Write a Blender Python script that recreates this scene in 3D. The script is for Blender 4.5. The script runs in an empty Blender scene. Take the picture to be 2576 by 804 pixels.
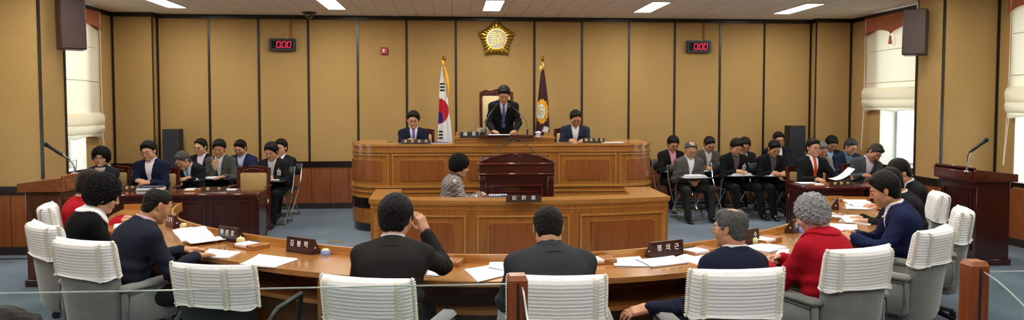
import bpy, bmesh, math, random
import numpy as np
from math import sin, cos, pi, radians, atan2, sqrt, hypot, tan
from mathutils import Vector, Matrix, Euler
import openvdb

sc = bpy.context.scene
col = sc.collection

# ------------------------------------------------------------------ camera
IW, IH = 2576, 804
FPX = 1900.0; HORIZON = 266.0; ZC = 1.83
YAW = radians(4.5); PITCH = radians(2.7)
PPY = HORIZON + FPX*tan(PITCH)
cam = bpy.data.cameras.new('camera')
cam.sensor_fit = 'HORIZONTAL'; cam.sensor_width = 36.0
cam.lens = FPX/IW*36.0
cam.shift_y = (PPY-IH/2)/IW
cam.clip_start = 0.05; cam.clip_end = 200
cam_o = bpy.data.objects.new('camera', cam); col.objects.link(cam_o)
cam_o.location = (0, 0, ZC)
cam_o.rotation_euler = (pi/2-PITCH, 0, -YAW)
sc.camera = cam_o

# ------------------------------------------------------------------ light and exposure
sc.view_settings.view_transform = 'Standard'
sc.view_settings.look = 'None'
sc.view_settings.gamma = 1.0
sc.view_settings.use_curve_mapping = False
sc.view_settings.exposure = 0.0
LAMP_E = 42.0           # emission of the ceiling lamps
SKY_E = 3.6
sc.cycles.use_denoising = True
sc.cycles.adaptive_threshold = 0.02
sc.cycles.max_bounces = 8
sc.cycles.diffuse_bounces = 5
sc.cycles.glossy_bounces = 4
sc.cycles.transmission_bounces = 6
sc.cycles.transparent_max_bounces = 12
sc.cycles.caustics_reflective = False
sc.cycles.caustics_refractive = False
sc.cycles.sample_clamp_indirect = 4.0
world = bpy.data.worlds.new('world'); sc.world = world
world.use_nodes = True
wb = world.node_tree.nodes['Background']
wb.inputs[0].default_value = (0.92, 0.97, 1.0, 1)
wb.inputs[1].default_value = SKY_E

# ------------------------------------------------------------------ measuring the place from the photograph
_a = np.array([sin(YAW)*cos(PITCH), cos(YAW)*cos(PITCH), -sin(PITCH)])
_r = np.array([cos(YAW), -sin(YAW), 0.0]); _u = np.cross(_r, _a)
def ray(x, y): return _a+_r*(x-IW/2)/FPX-_u*(y-PPY)/FPX
def PZ(x, y, z):
    d = ray(x, y); t = (z-ZC)/d[2]; return Vector((d[0]*t, d[1]*t, z))
def PY(x, y, Y):
    d = ray(x, y); t = Y/d[1]; return Vector((d[0]*t, Y, ZC+d[2]*t))
def PX(x, y, X):
    d = ray(x, y); t = X/d[0]; return Vector((X, d[1]*t, ZC+d[2]*t))

# ------------------------------------------------------------------ materials
def lin(h):
    if isinstance(h, (tuple, list)): v = [c/255 for c in h[:3]]
    else: v = [int(h[i:i+2], 16)/255 for i in (0, 2, 4)]
    return tuple((c/12.92 if c <= .04045 else ((c+.055)/1.055)**2.4) for c in v)+(1.0,)
_mats = {}
def new_mat(name):
    m = bpy.data.materials.new(name); m.use_nodes = True
    nt = m.node_tree; b = nt.nodes['Principled BSDF']
    return m, nt, b
def coords(nt, kind='Object', scale=(1, 1, 1), rot=(0, 0, 0)):
    tc = nt.nodes.new('ShaderNodeTexCoord'); mp = nt.nodes.new('ShaderNodeMapping')
    mp.inputs['Scale'].default_value = scale; mp.inputs['Rotation'].default_value = rot
    nt.links.new(tc.outputs[kind], mp.inputs['Vector']); return mp.outputs[0]
def noise(nt, vec, scale, detail=3, rough=.5):
    n = nt.nodes.new('ShaderNodeTexNoise'); n.inputs['Scale'].default_value = scale
    n.inputs['Detail'].default_value = detail; n.inputs['Roughness'].default_value = rough
    nt.links.new(vec, n.inputs['Vector']); return n.outputs['Fac']
def ramp(nt, fac, stops):
    r = nt.nodes.new('ShaderNodeValToRGB'); e = r.color_ramp.elements
    while len(e) < len(stops): e.new(0.5)
    for k, (p, c) in enumerate(stops): e[k].position = p; e[k].color = c
    nt.links.new(fac, r.inputs['Fac']); return r.outputs['Color']
def bump(nt, b, h, strength=.3, dist=.005):
    bp = nt.nodes.new('ShaderNodeBump'); bp.inputs['Strength'].default_value = strength
    bp.inputs['Distance'].default_value = dist
    nt.links.new(h, bp.inputs['Height']); nt.links.new(bp.outputs[0], b.inputs['Normal'])
def mul(c, k): return tuple(min(1, v*k) for v in c[:3])+(1.0,)
def plain(name, c, rough=.5, metal=0, spec=.5, coat=0, nz=None, bp=None, emit=0, sheen=0):
    if name in _mats: return _mats[name]
    m, nt, b = new_mat(name); c = lin(c)
    b.inputs['Base Color'].default_value = c
    b.inputs['Roughness'].default_value = rough; b.inputs['Metallic'].default_value = metal
    b.inputs['Specular IOR Level'].default_value = spec
    b.inputs['Coat Weight'].default_value = coat; b.inputs['Coat Roughness'].default_value = .08
    b.inputs['Sheen Weight'].default_value = sheen
    if emit:
        b.inputs['Emission Color'].default_value = c; b.inputs['Emission Strength'].default_value = emit
    vec = None
    if nz:
        vec = coords(nt); f = noise(nt, vec, nz[0], 4)
        nt.links.new(ramp(nt, f, [(.3, mul(c, 1-nz[1])), (.7, mul(c, 1+nz[1]))]), b.inputs['Base Color'])
    if bp:
        vec = vec or coords(nt); bump(nt, b, noise(nt, vec, bp[0], 3), bp[1], bp[2] if len(bp) > 2 else .004)
    _mats[name] = m; return m
def wood(name, c1, c2, axis='z', rough=.35, coat=.3, scale=1.0, planks=0):
    if name in _mats: return _mats[name]
    m, nt, b = new_mat(name)
    s = {'x': (1.2, 18, 18), 'y': (18, 1.2, 18), 'z': (18, 18, 1.2)}[axis]
    vec = coords(nt, 'Object', tuple(v*scale for v in s))
    f = noise(nt, vec, 1.4, 6, .62)
    nt.links.new(ramp(nt, f, [(.28, lin(c2)), (.5, lin(c1)), (.75, mul(lin(c1), 1.18))]), b.inputs['Base Color'])
    b.inputs['Roughness'].default_value = rough
    b.inputs['Coat Weight'].default_value = coat; b.inputs['Coat Roughness'].default_value = .12
    bump(nt, b, f, .05, .002)
    _mats[name] = m; return m

# ------------------------------------------------------------------ mesh helpers
class MB:
    def __init__(s): s.v = []; s.f = []; s.mi = []; s.cur = 0
    def add(s, vs, fs, M=None):
        n = len(s.v)
        if M is not None: vs = [tuple(M @ Vector(v)) for v in vs]
        s.v += [tuple(v) for v in vs]; s.f += [tuple(i+n for i in f) for f in fs]; s.mi += [s.cur]*len(fs)
        return s
    def box(s, c, d, M=None, bev=0.0):
        x, y, z = [v/2 for v in d]; c = Vector(c); M = M or Matrix.Identity(4)
        if bev <= 0:
            vs = [Vector((i*x, j*y, k*z))+c for i in (-1, 1) for j in (-1, 1) for k in (-1, 1)]
            fs = [(0, 1, 3, 2), (4, 6, 7, 5), (0, 4, 5, 1), (2, 3, 7, 6), (0, 2, 6, 4), (1, 5, 7, 3)]
            return s.add(vs, fs, M)
        bev = min(bev, x*.98, y*.98, z*.98)
        idx = {}; vs = []
        for i in (-1, 1):
            for j in (-1, 1):
                for k in (-1, 1):
                    for a in range(3):
                        p = [i*(x-bev), j*(y-bev), k*(z-bev)]
                        p[a] = (i, j, k)[a]*(x, y, z)[a]
                        idx[(i, j, k, a)] = len(vs); vs.append(Vector(p)+c)
        fs = []
        for a in range(3):
            b_, c_ = [q for q in range(3) if q != a]
            for sg in (-1, 1):
                q = []
                for (u, w) in ((-1, -1), (1, -1), (1, 1), (-1, 1)):
                    t = [0, 0, 0]; t[a] = sg; t[b_] = u; t[c_] = w; q.append(idx[(*t, a)])
                if (sg > 0) != (a != 1): q = q[::-1]
                fs.append(tuple(q))
        for a in range(3):
            b_, c_ = [q for q in range(3) if q != a]
            for u in (-1, 1):
                for w in (-1, 1):
                    t0 = [0, 0, 0]; t0[a] = -1; t0[b_] = u; t0[c_] = w
                    t1 = list(t0); t1[a] = 1
                    fs.append((idx[(*t0, b_)], idx[(*t1, b_)], idx[(*t1, c_)], idx[(*t0, c_)]))
        for i in (-1, 1):
            for j in (-1, 1):
                for k in (-1, 1): fs.append(tuple(idx[(i, j, k, a)] for a in range(3)))
        return s.add(vs, fs, M)
    def b2(s, lo, hi, bev=0.0, M=None):
        return s.box([(a+b)/2 for a, b in zip(lo, hi)], [abs(b-a) for a, b in zip(lo, hi)], M, bev)
    def prism(s, poly, z0, z1, M=None):
        n = len(poly); vs = [(x, y, z0) for x, y in poly]+[(x, y, z1) for x, y in poly]
        fs = [tuple(range(n))[::-1], tuple(range(n, 2*n))]+[(i, (i+1) % n, n+(i+1) % n, n+i) for i in range(n)]
        return s.add(vs, fs, M)
    def tube(s, pts, r, n=8, caps=True, M=None, closed=False):
        pts = [Vector(p) for p in pts]; m = len(pts)
        rs = r if isinstance(r, (list, tuple)) else [r]*m
        vs = []; up = None
        for i, p in enumerate(pts):
            if closed: t = (pts[(i+1) % m]-pts[i-1])
            else: t = (pts[min(i+1, m-1)]-pts[max(i-1, 0)])
            t.normalize()
            if up is None:
                up = Vector((0, 0, 1)) if abs(t.z) < .9 else Vector((1, 0, 0))
            a = (up-t*up.dot(t)).normalized(); up = a; b = t.cross(a)
            for k in range(n):
                th = 2*pi*k/n; vs.append(p+(a*cos(th)+b*sin(th))*rs[i])
        fs = []
        for i in range(m if closed else m-1):
            j = (i+1) % m
            for k in range(n):
                fs.append((i*n+k, i*n+(k+1) % n, j*n+(k+1) % n, j*n+k))
        if caps and not closed:
            fs.append(tuple(range(n))[::-1]); fs.append(tuple(range((m-1)*n, m*n)))
        return s.add(vs, fs, M)
    def lathe(s, prof, n=20, M=None, c=(0, 0, 0)):
        vs = []; c = Vector(c)
        for r, z in prof:
            for k in range(n): vs.append(Vector((r*cos(2*pi*k/n), r*sin(2*pi*k/n), z))+c)
        fs = []
        for i in range(len(prof)-1):
            for k in range(n): fs.append((i*n+k, i*n+(k+1) % n, (i+1)*n+(k+1) % n, (i+1)*n+k))
        fs.append(tuple(range(n))[::-1]); fs.append(tuple(range((len(prof)-1)*n, len(prof)*n)))
        return s.add(vs, fs, M)
    def ball(s, c, r, n=12, M=None):
        r = r if isinstance(r, (list, tuple)) else (r, r, r)
        m = n//2+1; vs = []; fs = []
        for i in range(m+1):
            ph = -pi/2+pi*i/m
            for k in range(n): vs.append((c[0]+r[0]*cos(ph)*cos(2*pi*k/n), c[1]+r[1]*cos(ph)*sin(2*pi*k/n), c[2]+r[2]*sin(ph)))
        for i in range(m):
            for k in range(n): fs.append((i*n+k, i*n+(k+1) % n, (i+1)*n+(k+1) % n, (i+1)*n+k))
        return s.add(vs, fs, M)
    def grid(s, P, M=None):     # P: rows of points
        nu, nv = len(P), len(P[0]); vs = [p for row in P for p in row]
        fs = [(i*nv+j, (i+1)*nv+j, (i+1)*nv+j+1, i*nv+j+1) for i in range(nu-1) for j in range(nv-1)]
        return s.add(vs, fs, M)
    def mesh(s, name, mats, smooth=None):
        me = bpy.data.meshes.new(name); me.from_pydata(s.v, [], s.f)
        for m in (mats if isinstance(mats, (list, tuple)) else [mats]): me.materials.append(m)
        me.polygons.foreach_set('material_index', s.mi)
        bm = bmesh.new(); bm.from_mesh(me)
        bmesh.ops.remove_doubles(bm, verts=bm.verts, dist=1e-6)
        bmesh.ops.recalc_face_normals(bm, faces=bm.faces)
        bm.to_mesh(me); bm.free()
        if smooth is not None:
            me.polygons.foreach_set('use_smooth', [True]*len(me.polygons))
            if smooth < 180:
                me.set_sharp_from_angle(angle=radians(smooth))
        return me
def obj(name, mb, mats, parent=None, smooth=40, loc=None):
    me = mb.mesh(name, mats, smooth)
    o = bpy.data.objects.new(name, me); col.objects.link(o)
    if parent: o.parent = parent
    if loc is not None: o.location = loc
    return o
def tag(o, label=None, cat=None, group=None, kind=None):
    if label: o['label'] = label
    if cat: o['category'] = cat
    if group: o['group'] = group
    if kind: o['kind'] = kind
    return o
def thing(name, label, cat, loc=(0, 0, 0), rz=0, group=None):
    o = bpy.data.objects.new(name, None); col.objects.link(o); o.empty_display_size = .1
    o.location = loc; o.rotation_euler = (0, 0, rz)
    return tag(o, label, cat, group)
def single(name, mb, mats, label, cat, loc=(0, 0, 0), rz=0, group=None, smooth=40):
    o = obj(name, mb, mats, None, smooth, loc); o.rotation_euler = (0, 0, rz)
    return tag(o, label, cat, group)
_kids = {}
def dup(root, loc, rz, label, group=None):
    def cp(o, par):
        c = o.copy(); col.objects.link(c)
        if par: c.parent = par
        for k in [x for x in bpy.data.objects if x.parent == o]: cp(k, c)
        return c
    r = cp(root, None); r.location = loc; r.rotation_euler = (0, 0, rz); r['label'] = label
    if group: r['group'] = group
    return r
def text_mesh(name, body, size, depth, M, m, parent, bold=0.0, align='CENTER'):
    c = bpy.data.curves.new(name, 'FONT'); c.body = body; c.size = size; c.extrude = depth
    c.align_x = align; c.align_y = 'CENTER'; c.offset = bold; c.resolution_u = 3
    t = bpy.data.objects.new('tmp', c); col.objects.link(t)
    dg = bpy.context.evaluated_depsgraph_get(); dg.update()
    me = bpy.data.meshes.new_from_object(t.evaluated_get(dg))
    bpy.data.objects.remove(t); bpy.data.curves.remove(c)
    me.transform(M); me.materials.clear(); me.materials.append(m); me.name = name
    o = bpy.data.objects.new(name, me); col.objects.link(o); o.parent = parent
    return o
def RX(a): return Matrix.Rotation(a, 4, 'X')
def RY(a): return Matrix.Rotation(a, 4, 'Y')
def RZ(a): return Matrix.Rotation(a, 4, 'Z')
def T(x, y=None, z=None):
    return Matrix.Translation(Vector(x) if y is None else Vector((x, y, z)))
def facing(fx, fy): return atan2(-fx, fy)     # local +Y turned to (fx, fy)

XC = 0.77                                    # the room is symmetric about this line
YB = 13.65; HC = 3.42
# ================================================================== the room
M_fabric, nt, b = new_mat('wall_fabric')
vec = coords(nt)
f1 = noise(nt, coords(nt, 'Object', (1, 1, 1)), 60, 3, .7); f2 = noise(nt, coords(nt, 'Object', (1, 1, .5)), 1.3, 2)
mx = nt.nodes.new('ShaderNodeMath'); mx.operation = 'MULTIPLY_ADD'; mx.inputs[1].default_value = .6; nt.links.new(f1, mx.inputs[0])
m2 = nt.nodes.new('ShaderNodeMath'); m2.operation = 'MULTIPLY'; m2.inputs[1].default_value = .4; nt.links.new(f2, m2.inputs[0]); nt.links.new(m2.outputs[0], mx.inputs[2])
nt.links.new(ramp(nt, mx.outputs[0], [(.3, lin('A28150')), (.7, lin('B5945F'))]), b.inputs['Base Color'])
b.inputs['Roughness'].default_value = .9; b.inputs['Specular IOR Level'].default_value = .15
bump(nt, b, f1, .25, .003)
M_strip = plain('dark_strip', '1A1412', .35)
M_rail = plain('dark_rail', '140C0A', .3, coat=.2)
M_wains = wood('wainscot', '8A4B22', '74391A', 'z', .45, .1)
M_groove = plain('groove', '2A130A', .7)
M_base = plain('baseboard', '25201D', .5)

M_floor, nt, b = new_mat('carpet')
v = coords(nt); f1 = noise(nt, v, 220, 3, .7); f2 = noise(nt, v, 1.1, 4, .6)
mx = nt.nodes.new('ShaderNodeMath'); mx.operation = 'MULTIPLY_ADD'; mx.inputs[1].default_value = .5; nt.links.new(f1, mx.inputs[0])
m2 = nt.nodes.new('ShaderNodeMath'); m2.operation = 'MULTIPLY'; m2.inputs[1].default_value = .5; nt.links.new(f2, m2.inputs[0]); nt.links.new(m2.outputs[0], mx.inputs[2])
nt.links.new(ramp(nt, mx.outputs[0], [(.32, lin('56626F')), (.68, lin('79858F'))]), b.inputs['Base Color'])
b.inputs['Roughness'].default_value = .95; b.inputs['Specular IOR Level'].default_value = .1
bump(nt, b, f1, .4, .004)

M_ceil, nt, b = new_mat('ceiling_tiles')
br = nt.nodes.new('ShaderNodeTexBrick'); nt.links.new(coords(nt), br.inputs['Vector'])
br.inputs['Color1'].default_value = lin('F0ECE6'); br.inputs['Color2'].default_value = lin('E9E4DE')
br.inputs['Mortar'].default_value = lin('A09890')
br.inputs['Scale'].default_value = 1.0; br.inputs['Mortar Size'].default_value = .004
br.inputs['Brick Width'].default_value = .61; br.inputs['Row Height'].default_value = .305
br.offset = 0.0
mp = br.inputs['Vector'].links[0].from_node; mp.inputs['Rotation'].default_value = (0, 0, pi/2)
nt.links.new(br.outputs['Color'], b.inputs['Base Color']); b.inputs['Roughness'].default_value = .9
b.inputs['Specular IOR Level'].default_value = .1

HW = 6.58; YF = -2.6; PI0, PI1 = 9.68, 10.24; PX0 = 5.77
mb = MB(); mb.b2((XC-HW-.2, YF-.2, -.12), (XC+HW+.2, YB+.2, 0)); tag(obj('floor', mb, M_floor), kind='structure')
mb = MB(); mb.b2((XC-HW-.2, YF-.2, HC), (XC+HW+.2, YB+.2, HC+.12)); tag(obj('ceiling', mb, M_ceil), kind='structure')

ZR0, ZR1 = .745, .845          # dark rail over the wainscot
def wall(name, segs, win=None):
    """segs: list of (p0, p1, strips, opening) ; room lies left of p0->p1."""
    root = thing(name, None, None); root['kind'] = 'structure'
    del_keys = [k for k in ('label', 'category') if k in root.keys()]
    up = MB(); wn = MB(); gr = MB(); ra = MB(); ba = MB(); co = MB()
    pts_ = [(Vector(a), Vector(b)) for a, b, _, _ in segs]
    def turn(i, j):
        if i < 0 or j >= len(segs): return 0
        d0 = pts_[i][1]-pts_[i][0]; d1 = pts_[j][1]-pts_[j][0]; c = d0.x*d1.y-d0.y*d1.x
        return -1 if c > 1e-6 else (1 if c < -1e-6 else 0)      # +1: corner sticking into the room
    for si, (p0, p1, strips, hole) in enumerate(segs):
        t0, t1 = turn(si-1, si), turn(si, si+1)
        p0, p1 = Vector((*p0, 0)), Vector((*p1, 0)); d = (p1-p0); L = d.length; d.normalize()
        Mx = Matrix.Translation(p0) @ Matrix.Rotation(atan2(d.y, d.x), 4, 'Z')   # local x along, +y into room
        def bx(m, a, b, y0, y1, z0, z1, bev=0):
            k0 = t0 if abs(a) < 1e-6 else 0; k1 = t1 if abs(b-L) < 1e-6 else 0
            m.prism([(a-k0*y0, y0), (b+k1*y0, y0), (b+k1*y1, y1), (a-k0*y1, y1)], z0, z1, Mx)
        cols = [(0, L)] if not hole else [(0, hole[0]), (hole[1], L)]
        for a, b in cols:
            if b-a > .01:
                bx(up, a, b, -.16, 0, 0, HC)
                bx(wn, a, b, 0, .012, .1, ZR0)
                bx(ra, a, b, 0, .03, ZR0, ZR1)
                bx(ba, a, b, 0, .03, 0, .10)
                n = max(1, round((b-a)/.325))
                for k in range(1, n): bx(gr, a+(b-a)*k/n-.004, a+(b-a)*k/n+.004, .012, .0135, .1, ZR0)
        if hole:
            bx(up, hole[0], hole[1], -.16, 0, 0, hole[2]); bx(up, hole[0], hole[1], -.16, 0, hole[3], HC)
            bx(wn, hole[0], hole[1], 0, .012, .1, min(ZR0, hole[2])); bx(ba, hole[0], hole[1], 0, .03, 0, .1)
            bx(ra, hole[0], hole[1], 0, .03, hole[2]-.04, hole[2]+.01)
        bx(co, 0, L, 0, .045, HC-.07, HC)
        for sx in strips:
            m = MB(); m.b2((sx-.018, 0, ZR1), (sx+.018, .012, HC-.07), 0, Mx); obj('panel_strip', m, M_strip, root)
    obj('fabric_panel', up, M_fabric, root); obj('wainscot', wn, M_wains, root); obj('wainscot_groove', gr, M_groove, root)
    obj('dark_rail', ra, M_rail, root); obj('baseboard', ba, M_base, root); obj('cornice', co, M_strip, root)
    return root
bk = [PY(x, 150, YB).x for x in (526, 651, 776, 900, 1023, 1147, 1344, 1464, 1582, 1697, 1811, 1922)]
BX0, BX1 = XC-5.9, XC+5.9
WIN = (.82, 2.55)              # window heights
w = wall('wall_back', [((BX1, YB), (BX0, YB), [BX1-x for x in bk]+[.02, 11.78], None)])
y1 = YB-.22
def side(name, s):
    X = lambda v: XC+s*v
    pts = [((X(5.9), YB), (X(5.9), y1), [.19], None), ((X(5.9), y1), (X(HW), y1), [.66-.02], None)]
    SIDEY = [y1, PI1, PI0, YF]
    wy0, wy1 = 12.50, 11.16
    pts.append(((X(HW), y1), (X(HW), PI1), [], (y1-wy0, y1-wy1, WIN[0], 3.3)))
    pts.append(((X(HW), PI1), (X(PX0), PI1), [], None))
    pts.append(((X(PX0), PI1), (X(PX0), PI0), [.02], None))
    pts.append(((X(PX0), PI0), (X(HW), PI0), [.02, HW-PX0-.02], None))
    pts.append(((X(HW), PI0), (X(HW), YF), [2.6, 3.5, 4.4, 5.3, 6.2, 8.6], (PI0-9.36, PI0-7.66, WIN[0], 3.3)))
    if s > 0: pts = [(b, a, [hypot(a[0]-b[0], a[1]-b[1])-t for t in st], (lambda L, h: (L-h[1], L-h[0], h[2], h[3]))(hypot(a[0]-b[0], a[1]-b[1]), h) if h else None) for a, b, st, h in pts][::-1]
    return wall(name, pts)
side('wall_left', -1); side('wall_right', 1)
wall('wall_front', [((XC-HW, YF), (XC+HW, YF), [1.5*k for k in range(1, 9)], None)])

# windows: aluminium frame, glass, pale reveal, roman blind
M_white = plain('window_white', 'E8E4DC', .5)
M_alu = plain('aluminium', 'C9CCCB', .35, .6)
M_glass, nt, b = new_mat('clear_glass')
g = nt.nodes.new('ShaderNodeBsdfTransparent'); gl = nt.nodes.new('ShaderNodeBsdfGlossy'); gl.inputs['Roughness'].default_value = .02
fr = nt.nodes.new('ShaderNodeFresnel'); fr.inputs['IOR'].default_value = 1.45
g.inputs['Color'].default_value = (.93, .97, .96, 1)
geo = nt.nodes.new('ShaderNodeNewGeometry'); sb = nt.nodes.new('ShaderNodeMath'); sb.operation = 'SUBTRACT'; sb.use_clamp = True
bfm = nt.nodes.new('ShaderNodeMath'); bfm.operation = 'MULTIPLY'; bfm.inputs[1].default_value = 2
nt.links.new(geo.outputs['Backfacing'], bfm.inputs[0]); nt.links.new(fr.outputs[0], sb.inputs[0]); nt.links.new(bfm.outputs[0], sb.inputs[1])
ms = nt.nodes.new('ShaderNodeMixShader'); nt.links.new(sb.outputs[0], ms.inputs[0]); nt.links.new(g.outputs[0], ms.inputs[1]); nt.links.new(gl.outputs[0], ms.inputs[2])
nt.links.new(ms.outputs[0], nt.nodes['Material Output'].inputs['Surface'])
M_blind, nt, b = new_mat('blind_cloth')
f = noise(nt, coords(nt, 'Object', (6, 6, 40)), 8, 3); cc = ramp(nt, f, [(.3, lin('E9E0C6')), (.7, lin('F3ECD8'))])
df = nt.nodes.new('ShaderNodeBsdfDiffuse'); tl = nt.nodes.new('ShaderNodeBsdfTranslucent'); mm = nt.nodes.new('ShaderNodeMixShader'); mm.inputs[0].default_value = .3
nt.links.new(cc, df.inputs[0]); nt.links.new(cc, tl.inputs[0]); nt.links.new(df.outputs[0], mm.inputs[1]); nt.links.new(tl.outputs[0], mm.inputs[2])
nt.links.new(mm.outputs[0], nt.nodes['Material Output'].inputs['Surface'])
M_rust = plain('valance_rust', 'A0532A', .8, nz=(40, .18), sheen=.2)
M_tassel = plain('tassel', 'B5653A', .7, nz=(90, .2))
M_cord = plain('cord', 'E0D8C4', .7)

def window(n, s, ya, yb, lab, zb):
    root = thing('window_%d' % n, None, None); root['kind'] = 'structure'
    X = XC+s*HW
    m = MB()
    for (a, b) in ((ya, ya-.06), (yb+.06, yb)): m.b2((X+s*.28, b, WIN[0]), (X+s*.34, a, 3.3))
    m.b2((X+s*.28, yb, WIN[0]), (X+s*.34, ya, WIN[0]+.06)); m.b2((X+s*.28, yb, 3.24), (X+s*.34, ya, 3.3))
    ym = (ya+yb)/2; m.b2((X+s*.29, ym-.02, WIN[0]), (X+s*.33, ym+.02, 3.3))
    m.b2((X+s*.29, yb, 2.1), (X+s*.33, ya, 2.16))
    obj('window_frame', m, M_alu, root)
    m = MB(); m.b2((X+s*.001, ya-.012, WIN[0]), (X+s*.345, ya+.03, 3.3)); m.b2((X+s*.001, yb-.03, WIN[0]), (X+s*.345, yb+.012, 3.3)); m.b2((X+s*.161, yb-.03, 3.3), (X+s*.345, ya+.03, 3.34))
    m.b2((X-s*.02, yb, WIN[0]-.02), (X+s*.345, ya, WIN[0]+.02)); obj('window_reveal', m, M_white, root)
    m = MB(); m.b2((X+s*.308, yb+.02, WIN[0]+.02), (X+s*.312, ya-.02, 3.28)); obj('window_pane', m, M_glass, root)
    # roman blind hanging inside
    bl = thing('roman_blind', lab, 'blind', (X-s*.06, (ya+yb)/2+(.18 if ya > 11 else 0), 3.32), 0)
    ya0 = ya; hw = (ya-yb)/2+(.18 if ya > 11 else .02)
    def sheet(zt, z_b, off, amp, sc=0):
        R = []
        for i in range(25):
            y = -hw+2*hw*i/24; row = []
            for j in range(15):
                t = j/14; z = (zt+(z_b-zt)*t)-3.32
                if sc: z -= sc*t*t*abs(sin(pi*(i/24)*2.0))*-1+0
                o = off+amp*sin(pi*t)**.7+.004*sin(i*1.3+j*.6)
                row.append((-s*o, y, z))
            R.append(row)
        return R
    m = MB(); m.grid(sheet(3.32, zb+.28, 0.0, .004)); obj('blind_cloth', m, M_blind, bl, 60)
    m = MB()
    for k, (a, b, o) in enumerate(((zb+.42, zb+.18, .03), (zb+.24, zb+.08, .045), (zb+.12, zb, .02))):
        m.grid(sheet(a, b, o-.02*k/3, .05-.012*k, .04 if k == 2 else 0))
    obj('blind_fold', m, M_blind, bl, 60)
    for zz in (2.77, 2.23, 1.7):
        if zz > zb+.4:
            m = MB(); m.tube([(-s*.012, -hw, zz-3.32), (-s*.012, hw, zz-3.32)], .007, 6); obj('blind_rod', m, M_cord, bl)
    R = []; 
    for i in range(41):
        u = i/40; y = -hw-.03+2*(hw+.03)*u
        drop = .30-.10*abs(sin(pi*u*2))**.8
        R.append([(-s*(.05+.01*sin(u*30)), y, .03), (-s*(.055+.01*sin(u*30)), y, -drop/2), (-s*(.06+.01*sin(u*30)), y, -drop)])
    m = MB(); m.grid(R); obj('valance', m, M_rust, bl, 60)
    m = MB(); m.ball((-s*.08, 0, -.27), .018); m.tube([(-s*.08, 0, -.28), (-s*.08, 0, -.32)], .006, 6)
    m.lathe([(.008, -.33), (.02, -.35), (.018, -.37), (.034, -.47), (.0, -.472)], 12, T(-s*.08, 0, 0)); obj('tassel', m, M_tassel, bl)
    m = MB(); m.tube([(-s*.05, hw-.05, 0), (-s*.05, hw-.02, zb-3.3), (-s*.06, hw+.01, 1.05-3.32)], .004, 5)
    m.tube([(-s*.05, hw-.03, 0), (-s*.055, hw-.06, zb-3.3), (-s*.06, hw-.0, 1.05-3.32)], .004, 5); obj('pull_cord', m, M_cord, bl)
    return root
window(1, -1, 12.50, 11.16, 'cream roman blind with rust valance beside the left speaker, raised above the bright gap', 1.30)
window(2, 1, 12.50, 11.16, 'cream roman blind with rust valance behind the right wall speaker, gathered halfway up', 1.72)
window(3, 1, 9.36, 7.66, 'cream roman blind cut off by the right edge of the photo', 1.66)
window(4, -1, 9.36, 7.66, 'cream roman blind on the left wall nearest the podium, outside the photo edge', 1.5)

# ceiling lamps -------------------------------------------------------
M_lamp = plain('lamp_light', 'FFFDF6', .5, emit=LAMP_E)
M_lampframe = plain('lamp_frame', 'D8D2CB', .4)
lampN = 0
lab_l = {0: 'far left', 1: 'second from the left', 2: 'centre', 3: 'second from the right', 4: 'far right'}
for r_, yy in enumerate((12.05, 8.6, 5.2, 1.8)):
    for c_ in range(5):
        x = (-4.42, -1.88, .65, 3.2, 5.64)[c_]
        lab = ('recessed fluorescent ceiling lamp near the back wall, %s of the five' % lab_l[c_]) if r_ == 0 else 'recessed fluorescent ceiling lamp overhead, outside the picture'
        L = thing('ceiling_lamp', lab, 'lamp', (x, yy, HC), 0, 'recessed ceiling lamps' if r_ == 0 else 'recessed ceiling lamps outside the picture')
        m = MB()
        for a in (-1, 1):
            m.b2((a*.15-.012*(a > 0), -.63, -.012), (a*.15+.012*(a < 0), .63, 0)); m.b2((-.15, a*.63-.012*(a > 0), -.012), (.15, a*.63+.012*(a < 0), 0))
        obj('frame', m, M_lampframe, L)
        m = MB(); m.b2((-.138, -.618, -.006), (.138, .618, -.001)); obj('diffuser', m, M_lamp, L)
# ================================================================== furniture
M_oak = wood('oak_front', '9E6327', '84501C', 'z', .3, .5)
M_oakh = wood('oak_rail', 'A0682C', '8A551F', 'x', .3, .5)
M_oakp = wood('oak_panel', '8E4E1B', '703B12', 'z', .35, .4, 1.3)
M_oakt = wood('oak_top', 'B0783A', '9C6629', 'x', .28, .6)
M_mold = wood('oak_moulding', 'B87F3A', 'A06A2C', 'x', .3, .5)
M_band = plain('black_band', '17100C', .2, coat=.5)
M_maho = wood('mahogany', '3A130F', '260B09', 'x', .22, .7)
M_mahov = wood('mahogany_upright', '36110E', '220908', 'z', .22, .7)
M_mahot = wood('mahogany_top', '56201A', '3A120E', 'x', .15, .8)
M_waln = wood('walnut', '55301C', '3C2012', 'z', .35, .4)
M_walnt = wood('walnut_top', '8A5230', '6B3B20', 'x', .3, .5)
M_shadowv = plain('dark_cavity', '120C08', .8)

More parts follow.
